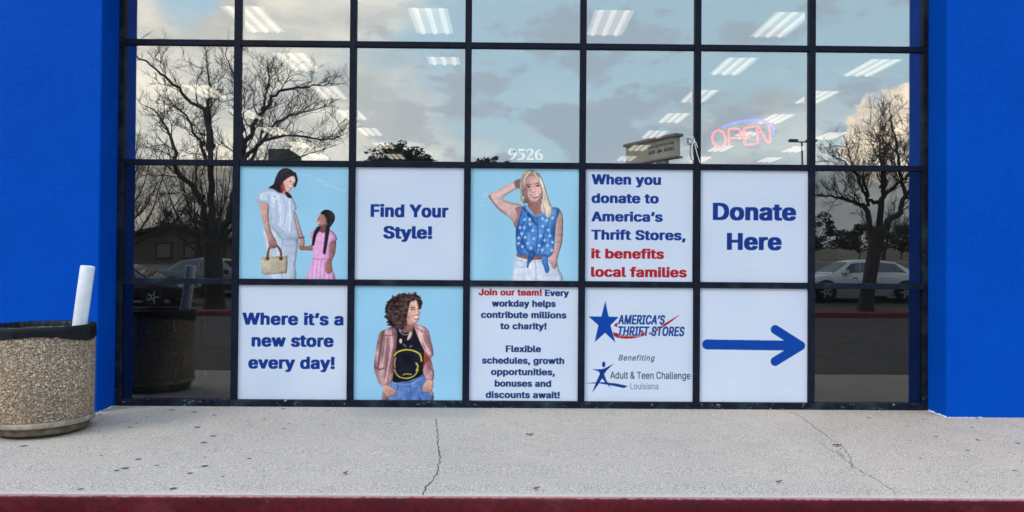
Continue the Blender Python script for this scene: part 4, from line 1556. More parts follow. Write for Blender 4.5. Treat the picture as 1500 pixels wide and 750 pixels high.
def wob(j, a):
    s_ = sum(math.sin(a * k + ph[k % 12]) for k in (9, 14, 23, 31)) / 4
    s2 = sum(math.sin(a * k + ph[(k + 3) % 12]) for k in (17, 29, 41, 57)) / 4
    if j <= 1:
        aa = (a + math.pi) % (2 * math.pi) - math.pi
        return (0.004 + 0.004 * s_, 0.010 * math.sin(a * 5 + 1) + 0.007 * s_ - 0.012 - 0.055 * math.exp(-(aa / 0.42) ** 2))
    if j <= 4:
        return (0.0015 * s_, 0.0015 * s2)
    return (0.008 * s2 - 0.004 * s_, 0.002 * s_)


b = MB()
b.lathe([(0.418, 0.862), (0.4185, 0.872), (0.420, 0.90), (0.4205, 0.932), (0.414, 0.941), (0.402, 0.941), (0.392, 0.93), (0.385, 0.89), (0.375, 0.845), (0.33, 0.83), (0.2, 0.85), (0.0, 0.86)], 220, wob=wob)
b.build('bag_liner', M['bag'], trash, smooth='all')

b = MB()
tdir = Vector((0.125, 0.0, 1.0)).normalized()
p0 = Vector((-3.778, -1.06, 0.858))
Rt = Vector((0.0, 0.0, 1.0)).rotation_difference(tdir).to_matrix()
L_t = 0.585
prf = [(0.0, 0.0), (0.050, 0.0), (0.0565, 0.006), (0.058, 0.02), (0.059, L_t * 0.5), (0.0585, L_t - 0.012), (0.055, L_t - 0.002), (0.044, L_t), (0.042, L_t - 0.02), (0.0, L_t - 0.02)]
bb = MB()
bb.lathe(prf, 32)
bb.v = [tuple(p0 + Rt @ Vector(q)) for q in bb.v]
tag(bb.build('foam_tube', M['foam'], smooth=True), 'thick white tube standing upright in the trash can', 'tube')

# fallen leaves on the pavement
lf = [(0.223, -1.152, 'brown dry leaf on the pavement below the hiring poster', 0.035, 0.2), (2.79, -1.46, 'dark curled leaf beside the right hand crack in the pavement', 0.04, 0.1), (-1.142, -2.302, 'small dark leaf on the pavement left of the middle crack', 0.028, 1.1),
      (0.221, -2.623, 'dark leaf on the pavement close to the kerb below the hiring poster', 0.027, 0.6), (1.933, -2.451, 'small dark leaf near the kerb below the arrow poster', 0.026, 0.3)]
for i, (x, y, lab, s_, a) in enumerate(lf):
    b = MB()
    r_ = random.Random(i)
    n_ = 7
    vs = []
    for k in range(n_):
        t = k / (n_ - 1)
        w = math.sin(math.pi * min(0.98, max(0.04, t))) * 0.42 * s_
        zz = 0.004 + 0.010 * abs(t - 0.5) + 0.003 * r_.random()
        vs += [((t - .5) * 2 * s_, -w, zz + 0.006), ((t - .5) * 2 * s_, 0, zz), ((t - .5) * 2 * s_, w, zz + 0.007)]
    fs = []
    for k in range(n_ - 1):
        q = 3 * k
        fs += [(q, q + 1, q + 4, q + 3), (q + 1, q + 2, q + 5, q + 4)]
    b.add(vs, fs)
    o = b.build('fallen_leaf', M['leaf_dry'], smooth='all')
    o.location = (x, y, swz(y) + 0.002)
    o.rotation_euler = (0, 0, a)
    tag(o, lab, 'leaf', 'fallen leaves on the pavement')

# ------------------------------------------------------------------ things inside the shop near the glass
def chair(loc, rz, label):
    t_ = empty('metal_chair', loc, label, 'chair', 'chairs inside the shop', rz)
    for sx_ in (-0.24, 0.24):
        b_ = MB()
        b_.tube([(sx_, -0.28, 0.0), (sx_, -0.18, 0.45), (sx_, 0.20, 0.45), (sx_, 0.27, 0.86)], 0.011, 6)
        b_.build('side_frame', M['chrome'], t_, smooth='all')
        b_ = MB()
        b_.tube([(sx_, 0.30, 0.0), (sx_, 0.12, 0.44)], 0.011, 6)
        b_.build('leg', M['chrome'], t_, smooth='all')
    b_ = MB()
    b_.box(-0.23, 0.23, -0.22, 0.2, 0.455, 0.49)
    b_.build('seat', M['vinyl_black'], t_, bevel=0.012)
    b_ = MB()
    b_.box(-0.225, 0.225, 0.225, 0.25, 0.56, 0.85)
    b_.build('backrest', M['vinyl_black'], t_, bevel=0.01)
    return t_


chair((-3.95, 1.05, 0.0), R(172), 'black seated chrome chair inside the left window beside the frame')
chair((-3.25, 1.15, 0.0), R(190), 'black seated chrome chair inside the left window nearer the posters')


def rack(loc, rz, ln, label):
    t_ = empty('clothing_rack', loc, label, 'clothing rack', None, rz)
    b_ = MB()
    b_.tube([(-ln / 2, 0, 2.04), (ln / 2, 0, 2.04)], 0.014, 8)
    b_.build('rail', M['chrome'], t_, smooth='all')
    for sx_ in (-1, 1):
        b_ = MB()
        b_.tube([(sx_ * ln / 2, 0, 0.04), (sx_ * ln / 2, 0, 2.06)], 0.014, 8)
        b_.build('post', M['chrome'], t_, smooth='all')
        b_ = MB()
        b_.box(sx_ * ln / 2 - 0.02, sx_ * ln / 2 + 0.02, -0.28, 0.28, 0.0, 0.04)
        b_.build('foot', M['chrome'], t_)
    b_ = MB()
    b_.tube([(-ln / 2, 0, 0.42), (ln / 2, 0, 0.42)], 0.012, 8)
    b_.build('lower_bar', M['chrome'], t_, smooth='all')
    return t_


rack((4.15, 2.4, 0.0), R(8), 1.5, 'chrome clothing rack standing inside the right hand window')


def garment(x, y, z, rz, mat, label, wd=0.46, hg=0.68, seed=0):
    r0 = random.Random(seed)
    b_ = MB()
    n_ = 9
    # front and back skins with folds
    hs_ = [(0.09, 0.0), (0.30, -0.05), (0.5, -0.12), (0.44, -0.3), (0.45, -0.7), (0.47, -1.0)]
    rows_ = []
    for (hw, dz) in hs_:
        ring = []
        for i in range(2 * n_):
            a = 2 * math.pi * i / (2 * n_)
            f_ = 1 + 0.10 * math.sin(5 * a + seed + dz * 3)
            ring.append((hw * wd * math.cos(a), 0.045 * f_ * math.sin(a), dz * hg))
        rows_.append(ring)
    vs = [p for ring in rows_ for p in ring]
    m_ = 2 * n_
    b_.add(vs, [(j * m_ + i, j * m_ + (i + 1) % m_, (j + 1) * m_ + (i + 1) % m_, (j + 1) * m_ + i) for j in range(len(rows_) - 1) for i in range(m_)])
    t_ = empty('hanging_garment', (x, y, z), label, 'garment', 'clothes hanging inside the shop', rz)
    b_.build('garment_body', mat, t_, smooth='all')
    b_ = MB()
    b_.tube([(0, 0, -0.01), (0, 0, 0.03), (0.02, 0, 0.06), (0.0, 0, 0.085)], 0.004, 5)
    b_.build('hanger_hook', M['chrome'], t_)


gl_ = [(4.36, 'purple', 'small purple garment hanging high inside the right hand window'), (4.66, 'grey', 'small grey garment hanging beside the purple one inside the right window')]
for i, (x, c_, lab) in enumerate(gl_):
    garment(x, 2.4 + (x - 4.15) * 0.14, 1.955, R(10), M['cloth_' + c_], lab, wd=0.22, hg=0.40, seed=i)


# ------------------------------------------------------------------ across the car park (seen in the glass)
b = MB()
xs = np.linspace(-24, 26, 101)
ISL = [(-14.30, -0.30), (-14.305, 0.02), (-14.32, 0.075), (-14.36, 0.09), (-14.46, 0.09)]


def islz(x):
    return gz(x, -14.3) + 0.13


vs = []
for y, z in ISL:
    for x in xs:
        vs.append((x, y, islz(x) + z - 0.06))
nn = len(xs)
b.add(vs, [(j * nn + i, j * nn + i + 1, (j + 1) * nn + i + 1, (j + 1) * nn + i) for j in range(len(ISL) - 1) for i in range(nn - 1)])
tag(b.build('island_kerb', simple('red_island_kerb', (0.24, 0.028, 0.036), 0.75, var=0.25, scale=5), smooth=True), kind='structure')
b = MB()
vs = [(x, y, islz(x) + z) for y, z in ((-14.46, 0.028), (-15.4, 0.05), (-16.3, 0.03), (-16.32, -0.3)) for x in xs]
b.add(vs, [(j * nn + i, j * nn + i + 1, (j + 1) * nn + i + 1, (j + 1) * nn + i) for j in range(3) for i in range(nn - 1)])
tag(b.build('planting_strip', M['mulch'], smooth='all'), kind='structure')


# ---- bare trees
class Bare:
    def __init__(s, seed):
        s.r = random.Random(seed)
        s.t = MB()
        s.c = MB()

    def limb(s, pts, r0, r1, kids=10, klen=1.5, spread=1.0, depth=2, jit=0.10, start=0.25):
        r_ = s.r
        kids = int(kids * 1.15)
        r0 *= 0.80
        P_ = spline(pts, 4, False)
        n_ = len(P_)
        P_ = [Vector(p) + Vector((r_.gauss(0, jit * 0.3), 0, r_.gauss(0, jit * 0.3))) * (1 if 0 < i < n_ - 1 else 0) for i, p in enumerate(P_)]
        rad = [r0 + (r1 - r0) * (i / (n_ - 1)) ** 0.8 for i in range(n_)]
        s.c.tube(P_, rad, 6 if r0 > 0.05 else 5)
        for k in range(kids):
            t = start + (1 - start) * (k + r_.random() * 0.9) / kids
            i = min(n_ - 2, int(t * (n_ - 1)))
            p = P_[i].lerp(P_[i + 1], t * (n_ - 1) - i)
            d = (P_[i + 1] - P_[i]).normalized()
            s.branch(p, d, klen * r_.uniform(0.55, 1.15) * (1.1 - 0.45 * t), max(0.0075, min(0.026, rad[i] * 0.40)), depth, spread)
        # leader carries on as a fine shoot
        s.branch(P_[-1], (P_[-1] - P_[-2]).normalized(), klen * 0.6, r1 * 0.9, max(1, depth - 1), 0.3)

    def branch(s, p, d, ln, r0, depth, spread=1.0):
        r_ = s.r
        ax = Vector((r_.gauss(0, 1), r_.gauss(0, 0.8), r_.gauss(0, 1)))
        ax = (ax - d * ax.dot(d))
        if ax.length < 1e-3:
            ax = d.orthogonal()
        ax.normalize()
        d = (d * r_.uniform(0.55, 1.0) + ax * spread * r_.uniform(0.5, 1.0) + Vector((0, 0, 0.28))).normalized()
        n_ = 5 if depth >= 1 else 3
        P_ = [p]
        dd = d
        for i in range(n_):
            dd = (dd + Vector((r_.gauss(0, .27), r_.gauss(0, .27), r_.gauss(0.07, .24)))).normalized()
            P_.append(P_[-1] + dd * ln / n_)
        rt_ = max(0.0035, r0 * 0.3)
        s.c.tube(P_, [r0 + (rt_ - r0) * i / n_ for i in range(n_ + 1)], 4 if r0 > 0.02 else 3, cap=False)
        if depth <= 0:
            return
        m_ = r_.randint(5, 8) if depth > 1 else r_.randint(4, 6)
        for k in range(m_):
            t = 0.2 + 0.8 * (k + r_.random()) / m_
            i = min(n_ - 1, int(t * n_))
            q = P_[i].lerp(P_[i + 1], t * n_ - i)
            s.branch(q, (P_[i + 1] - P_[i]).normalized(), ln * r_.uniform(0.32, 0.6), max(0.0055, r0 * 0.5), depth - 1, 0.95)

    def trunk(s, pts, rad):
        s.t.tube(spline(pts, 4, False), np.interp(np.linspace(0, 1, (len(pts) - 1) * 4 + 1), np.linspace(0, 1, len(rad)), rad).tolist(), 12)

    def build(s, base, label, group=None):
        root = empty('bare_tree', base, label, 'tree', group)
        inv = Matrix.Translation(-Vector(base))
        for mb, nm, mt in ((s.t, 'trunk', M['bark']), (s.c, 'crown', M['twig'])):
            mb.v = [tuple(Vector(q) - Vector(base)) for q in mb.v]
            mb.build(nm, mt, root, smooth='all')
        return root


def yj(pts, amp, seed):
    """give a limb depth: it leans towards or away from the shop as it rises"""
    r_ = random.Random(seed)
    a = r_.uniform(-amp, amp)
    n_ = len(pts)
    return [(x, y + a * (i / (n_ - 1)) ** 1.2, z) for i, (x, y, z) in enumerate(pts)]


Y = -15.2
T = Bare(11)
T.trunk([(-8.95, Y, -0.1), (-8.95, Y, 0.25), (-8.97, Y, 0.96), (-9.0, Y, 1.82), (-9.02, Y, 2.15)], [0.40, 0.30, 0.27, 0.27, 0.29])
T.limb(yj([(-9.05, Y, 1.9), (-9.23, Y, 2.34), (-9.39, Y, 3.24), (-9.68, Y, 3.77), (-10.21, Y, 4.34), (-10.41, Y, 5.24), (-10.62, Y, 5.6), (-10.98, Y, 6.14)], 0.5, 1), 0.17, 0.025, 13, 1.5)
T.limb(yj([(-9.02, Y, 2.0), (-9.05, Y, 3.06), (-9.06, Y, 3.9), (-9.05, Y, 4.6), (-9.11, Y, 5.45), (-9.26, Y, 6.06), (-9.72, Y, 6.41), (-10.23, Y, 6.96), (-10.84, Y, 7.36), (-11.3, Y, 7.75)], 0.5, 2), 0.16, 0.02, 16, 1.35)
T.limb(yj([(-9.08, Y, 4.9), (-9.11, Y, 5.45), (-9.22, Y, 6.26), (-9.25, Y, 6.92), (-9.33, Y, 7.4)], 0.5, 3), 0.09, 0.018, 11, 1.2)
T.limb(yj([(-8.9, Y, 2.0), (-8.6, Y, 2.8), (-8.45, Y, 3.3), (-8.25, Y, 4.2), (-8.13, Y, 5.05), (-7.9, Y, 5.72), (-7.55, Y, 6.28), (-7.2, Y, 6.75), (-6.7, Y, 6.95), (-6.05, Y, 7.0), (-5.5, Y, 7.1)], 0.5, 4), 0.18, 0.018, 17, 1.35)
T.limb(yj([(-8.3, Y, 4.0), (-8.05, Y, 4.75), (-7.69, Y, 5.06), (-7.19, Y, 5.33), (-6.43, Y, 5.4), (-5.67, Y, 5.28), (-5.1, Y, 5.39)], 0.8, 5), 0.10, 0.018, 14, 1.5)
T.limb(yj([(-8.15, Y, 4.9), (-8.16, Y, 5.6), (-8.21, Y, 6.27), (-8.3, Y, 7.03), (-8.5, Y, 7.6)], 0.6, 6), 0.09, 0.018, 12, 1.2)
T.limb(yj([(-7.6, Y, 6.2), (-7.5, Y, 6.6), (-7.41, Y, 7.0), (-7.47, Y, 7.5)], 0.4, 7), 0.06, 0.015, 9, 1.0)
T.limb(yj([(-8.45, Y, 3.3), (-8.2, Y, 3.9), (-7.6, Y, 4.5), (-6.9, Y, 4.75), (-6.2, Y, 5.0)], 1.4, 8), 0.10, 0.018, 12, 1.4)
T.limb(yj([(-9.06, Y, 3.9), (-9.25, Y, 4.6), (-9.6, Y, 5.3), (-9.9, Y, 5.9), (-10.3, Y, 6.3)], 1.0, 9), 0.09, 0.018, 12, 1.3)
T.limb(yj([(-8.25, Y, 4.2), (-7.7, Y, 5.0), (-7.1, Y, 5.8), (-6.5, Y, 6.1), (-5.9, Y, 6.2)], 1.2, 10), 0.08, 0.016, 12, 1.3)
T.build((-8.95, Y, 0.05), 'large bare tree with forked trunk mirrored in the left hand windows')

Y = -15.0
T = Bare(23)
T.trunk([(11.1, Y, 0.0), (11.1, Y, 0.35), (11.2, Y, 1.1), (11.33, Y, 1.9), (11.47, Y, 2.68)], [0.31, 0.225, 0.20, 0.20, 0.26])
T.limb(yj([(11.3, Y, 2.2), (11.17, Y, 2.93), (11.11, Y, 3.32), (10.8, Y, 3.48), (10.41, Y, 3.6), (10.01, Y, 3.67), (9.51, Y, 3.7)], 0.6, 1), 0.14, 0.02, 13, 1.1)
T.limb(yj([(11.42, Y, 2.5), (11.48, Y, 3.49), (11.53, Y, 4.05), (11.36, Y, 4.72), (11.24, Y, 5.3)], 0.6, 2), 0.15, 0.02, 14, 1.2)
T.limb(yj([(11.55, Y, 2.5), (11.87, Y, 2.93), (12.18, Y, 3.27), (12.32, Y, 3.78), (12.21, Y, 4.39), (12.15, Y, 5.07), (12.03, Y, 5.75), (11.97, Y, 6.3)], 0.5, 3), 0.15, 0.016, 16, 1.2)
T.limb(yj([(11.48, Y, 3.43), (11.14, Y, 3.54), (10.97, Y, 3.93), (10.85, Y, 4.38), (10.68, Y, 4.9), (10.62, Y, 5.3)], 0.5, 4), 0.09, 0.016, 13, 1.1)
T.limb(yj([(11.53, Y, 3.55), (11.92, Y, 3.94), (12.37, Y, 4.34), (12.6, Y, 5.0), (12.65, Y, 5.4)], 0.5, 5), 0.09, 0.016, 12, 1.2)
T.limb(yj([(11.11, Y, 3.32), (11.08, Y, 3.65), (10.91, Y, 4.05), (10.4, Y, 4.5), (9.9, Y, 4.8)], 0.8, 6), 0.08, 0.016, 13, 1.1)
T.limb(yj([(12.3, Y, 3.6), (12.7, Y, 4.2), (13.2, Y, 4.8), (13.5, Y, 5.4)], 0.8, 7), 0.08, 0.016, 10, 1.2)
T.limb(yj([(11.5, Y, 3.9), (11.7, Y, 4.6), (11.8, Y, 5.2), (11.75, Y, 5.7)], 0.8, 8), 0.07, 0.016, 11, 1.1)
T.build((11.1, Y, 0.1), 'large bare tree with curving limbs mirrored in the right hand windows')


def small_bare(base, h, seed, label, lean=0.0):
    T_ = Bare(seed)
    r_ = random.Random(seed + 100)
    x, y, z = base
    f_ = 0.28 * h
    T_.trunk([(x, y, z - 0.2), (x + lean * .3, y, z + f_ * .5), (x + lean * .6, y, z + f_)], [0.05 + 0.024 * h, 0.04 + 0.018 * h, 0.03 + 0.018 * h])
    for k in range(6):
        a = k * 2.4 + r_.random()
        sp = r_.uniform(0.2, 0.42) * h
        p0_ = Vector((x + lean * .6, y, z + f_ * 0.9))
        p3 = p0_ + Vector((math.cos(a) * sp + lean, math.sin(a) * sp * 0.6, r_.uniform(0.4, 0.68) * h))
        mid = p0_.lerp(p3, 0.5) + Vector((math.cos(a) * sp * 0.18, 0, -0.04 * h))
        T_.limb([tuple(p0_), tuple(p0_.lerp(mid, .5)), tuple(mid), tuple(p3)], 0.02 + 0.010 * h, 0.014, 10, 0.2 * h, depth=2)
    return T_.build(base, label, 'bare trees beyond the parked cars')


for (x, y, h, sd, lean, lab) in ((-17.6, -25.5, 6.4, 31, 1.2, 'bare tree with a slanting trunk behind the dark parked car'), (-22.0, -33.0, 8.0, 32, 0, 'bare tree left of the brown roofed house'), (-15.5, -31.0, 6.6, 33, -0.4, 'bare tree in front of the brown roofed house'), (-27.5, -38.0, 8.5, 34, 0, 'tall bare tree at the far left of the mirrored car park'),
                                 (-19.8, -27.5, 6.8, 37, 0.3, 'bare tree leaning over the dark parked car at the left edge'), (-13.6, -24.5, 5.6, 38, 0.5, 'slender bare tree between the two dark parked cars'), (-16.2, -35.0, 7.4, 39, 0, 'tall bare tree right of the brown roofed house'),
                                 (22.8, -37.0, 4.4, 35, 0.2, 'small bare tree beyond the silver sedan'), (28.4, -44.0, 5.6, 36, 0, 'bare tree beside the beige boundary wall on the right')):
    small_bare((x, y, gz(x, y)), h, sd, lab, lean)


# ---- leafy trees
def leafy(base, h, cw, seed, label, name='evergreen_tree', mat='oak_leaf', trunk_h=0.35, clumps=26, per=70, leaf=0.16, flat=0.55, group='dark evergreen trees far across the car park', zlo=0.0):
    r_ = random.Random(seed)
    x, y, z = base
    root = empty(name, base, label, 'tree', group)
    tb = MB()
    tb.tube([(0, 0, -0.3), (r_.uniform(-.2, .2), 0, h * trunk_h * .6), (r_.uniform(-.3, .3), 0, h * (trunk_h + 0.15))], [0.04 * h * .5, 0.03 * h * .5, 0.02 * h * .5], 8)
    cb = MB()
    for k in range(clumps):
        a = r_.uniform(0, 6.28)
        rr = math.sqrt(r_.random()) * cw / 2
        ht = r_.random()
        top = 1 - (rr / (cw / 2)) ** 2 * 0.55
        cz = h * (trunk_h + zlo + (0.96 - trunk_h - zlo) * ht * top)
        c_ = Vector((rr * math.cos(a), rr * math.sin(a) * 0.8, cz))
        tb.tube([(0, 0, h * trunk_h * r_.uniform(0.6, 1.2)), (c_.x * .5, c_.y * .5, h * trunk_h + (cz - h * trunk_h) * 0.45), tuple(c_)], [0.012 * h, 0.008 * h, 0.003 * h], 5)
        R_ = cw * r_.uniform(0.07, 0.16)
        for i in range(per):
            v = Vector((r_.gauss(0, 1), r_.gauss(0, 1), r_.gauss(0, 1))).normalized() * R_ * r_.random() ** 0.4
            v.z *= flat
            p = c_ + v
            u_ = Vector((r_.gauss(0, 1), r_.gauss(0, 1), r_.gauss(0, .7))).normalized()
            w_ = u_.orthogonal().normalized()
            l_ = leaf * r_.uniform(0.6, 1.3)
            cb.add([p - u_ * l_, p + w_ * l_ * .45, p + u_ * l_, p - w_ * l_ * .45], [(0, 1, 2, 3)])
    tb.build('trunk', M['bark'], root, smooth='all')
    cb.build('crown', M[mat], root)
    return root


ev = [(20.6, -50.5, 3.5, 4.6, 'dark evergreen tree at the left end of the beige wall'), (23.9, -50.0, 3.7, 4.4, 'broad dark evergreen tree in front of the beige wall'), (27.3, -49.5, 3.2, 4.0, 'dark evergreen tree right of the trunk in front of the beige wall'), (31.2, -50.5, 3.0, 4.2, 'low dark evergreen tree at the right of the beige wall'), (34.8, -51, 3.2, 4.2, 'dark evergreen tree at the far right of the beige wall'),
      (-30.0, -46.0, 5.0, 5.5, 'dark evergreen tree left of the brown roofed house'), (-25.0, -52.0, 5.2, 6.0, 'dark evergreen tree behind the brown roofed house'), (-16.5, -48.0, 4.8, 5.5, 'dark evergreen tree right of the brown roofed house')]
for i, (x, y, h, w, lab) in enumerate(ev):
    leafy((x, y, gz(x, y)), h, w, 60 + i, lab, trunk_h=0.25, clumps=30, per=80, leaf=0.13)
bigz = gz(0, -92)
leafy((-14.4, -92, bigz), 18.2 - bigz, 9.0, 84, 'tall round topped pine mirrored below the second ceiling light', 'pine_tree', 'pine_leaf', 0.60, 80, 44, 0.28, 0.7, 'pines beyond the car park', 0.12)
leafy((-2.1, -92, bigz), 16.3 - bigz, 5.6, 82, 'low topped pine mirrored just left of the number 9526', 'pine_tree', 'pine_leaf', 0.7, 22, 46, 0.28, 0.6, 'pines beyond the car park', 0.12)
leafy((-19.6, -93, bigz), 14.6 - bigz, 4.0, 83, 'small pine left of the tall round topped pine', 'pine_tree', 'pine_leaf', 0.7, 14, 40, 0.28, 0.6, 'pines beyond the car park', 0.12)

# ---- beige boundary wall and grass beyond
b = MB()
b.box(14, 62, -54.1, -53.9, 1.2, 3.05)
tag(b.build('boundary_wall', M['beige']), 'low beige wall beyond the car park behind the dark evergreens', 'wall')

# ---- house behind the left hand trees
hz = gz(-22, -42)
house = empty('house', (-22.2, -43.5, hz), 'small beige house with brown gabled roof behind the bare trees', 'house')
b = MB()
b.box(-3.4, 3.4, -3, 1.5, -0.4, 1.75)
b.prism([(-3.4, 1.75), (3.4, 1.75), (0, 2.45)], 1.5, -3.0)
b.build('wall', M['house'], house)
b = MB()
b.prism([(-3.9, 1.65), (0, 2.53), (3.9, 1.65), (3.9, 1.83), (0, 2.73), (-3.9, 1.83)], 1.9, -3.4)
b.build('roof', M['roof'], house)
for x in (-1.15, 0.75):
    b = MB()
    b.box(x, x + 1.15, 1.50, 1.56, 0.25, 1.4)
    w_ = b.build('window', M['black_trim'], house)
    b = MB()
    b.box(x + 0.12, x + 1.03, 1.562, 1.575, 0.38, 1.28)
    b.build('pane', M['white_trim'], w_)

# ---- roadside signs and lamp
ps = empty('pylon_sign', (8.5, -36.7, gz(8.5, -37)), 'beige boxed roadside sign on a post with dark lettering', 'sign')
base_z = gz(8.5, -37)
dvec = Vector((7.36 - 9.49, -38.0 + 34.0, 0))
LN = dvec.length
ang = math.atan2(dvec.y, dvec.x)
near = Vector((9.49, -34.0, 0)) - Vector((8.5, -36.7, 0))


def along(s_, off, z):
    d = dvec.normalized()
    n_ = Vector((d.y, -d.x, 0))      # away from the lettered face
    if n_.x < 0:
        n_ = -n_
    return near + d * s_ + n_ * off + Vector((0, 0, z - base_z))


def obox(mb, s0, s1, o0, o1, z0, z1):
    c8 = [along(s_, o_, z_) for z_ in (z0, z1) for (s_, o_) in ((s0, o0), (s1, o0), (s1, o1), (s0, o1))]
    mb.add(c8, [(0, 3, 2, 1), (4, 5, 6, 7), (0, 1, 5, 4), (1, 2, 6, 5), (2, 3, 7, 6), (3, 0, 4, 7)])


b = MB()
obox(b, 0, LN, 0, 0.34, 7.60, 8.72)
b.build('sign_box', M['beige'], ps)
b = MB()
obox(b, -0.16, LN + 0.16, -0.12, 0.46, 8.722, 8.88)
obox(b, -0.10, LN + 0.10, -0.08, 0.42, 7.50, 7.598)
b.build('cap', M['beige_cap'], ps)
b = MB()
obox(b, 0.9, 1.75, 0.06, 0.28, base_z - 0.3, 7.498)
b.build('post', M['beige'], ps)
b = MB()
v, f = text_mesh('SPACE AVAILABLE', 0.02)
xr = (v[:, 0].min(), v[:, 0].max())
vv = [along(0.12 + (a - xr[0]) / (xr[1] - xr[0]) * 2.3, -0.012, 8.30 + (c_ / 0.73) * 0.22) for a, c_ in v]
b.add(vv, f)
for k in range(15):
    if k in (6, 10):
        continue
    obox(b, 0.14 + k * 0.15, 0.14 + k * 0.15 + 0.10, -0.014, -0.004, 7.96, 8.03 + 0.05 * ((k * 7) % 3))
    obox(b, 0.14 + k * 0.15, 0.14 + k * 0.15 + 0.04, -0.016, -0.006, 8.0, 8.17)
b.build('lettering', M['sign_ink'], ps)

ds = empty('roadside_sign', (-11.9, -32, gz(-11.9, -32)), 'dark boxed roadside sign behind the large left hand tree', 'sign')
z0 = gz(-11.9, -32)
b = MB()
b.prism([(-0.82, 5.6 - z0), (0.86, 5.6 - z0), (0.86, 7.17 - z0), (0.27, 7.56 - z0), (-0.82, 7.56 - z0)], 0.2, -0.2)
b.build('sign_box', M['sign_dark'], ds)
b = MB()
b.tube([(0, 0, -0.3), (0, 0, 5.6 - z0)], 0.16, 10)
b.build('post', M['dark_metal'], ds)

lp = empty('lamp_post', (24.05, -52, gz(24, -52)), 'tall car park lamp post with two flat lamp heads', 'lamp post')
z0 = gz(24, -52)
b = MB()
b.tube([(0, 0, -0.2), (0, 0, 11.55 - z0)], [0.13, 0.07], 10)
b.build('pole', M['dark_metal'], lp, smooth='all')
b = MB()
b.box(-0.35, 0.35, -0.05, 0.05, 11.55 - z0, 11.64 - z0)
b.build('arm', M['dark_metal'], lp)
for s_ in (-1, 1):
    b = MB()
    b.box(s_ * 0.7 - 0.36, s_ * 0.7 + 0.36, -0.2, 0.2, 11.57 - z0, 11.80 - z0)
    b.build('lamp_head', M['dark_metal'], lp, bevel=0.04)


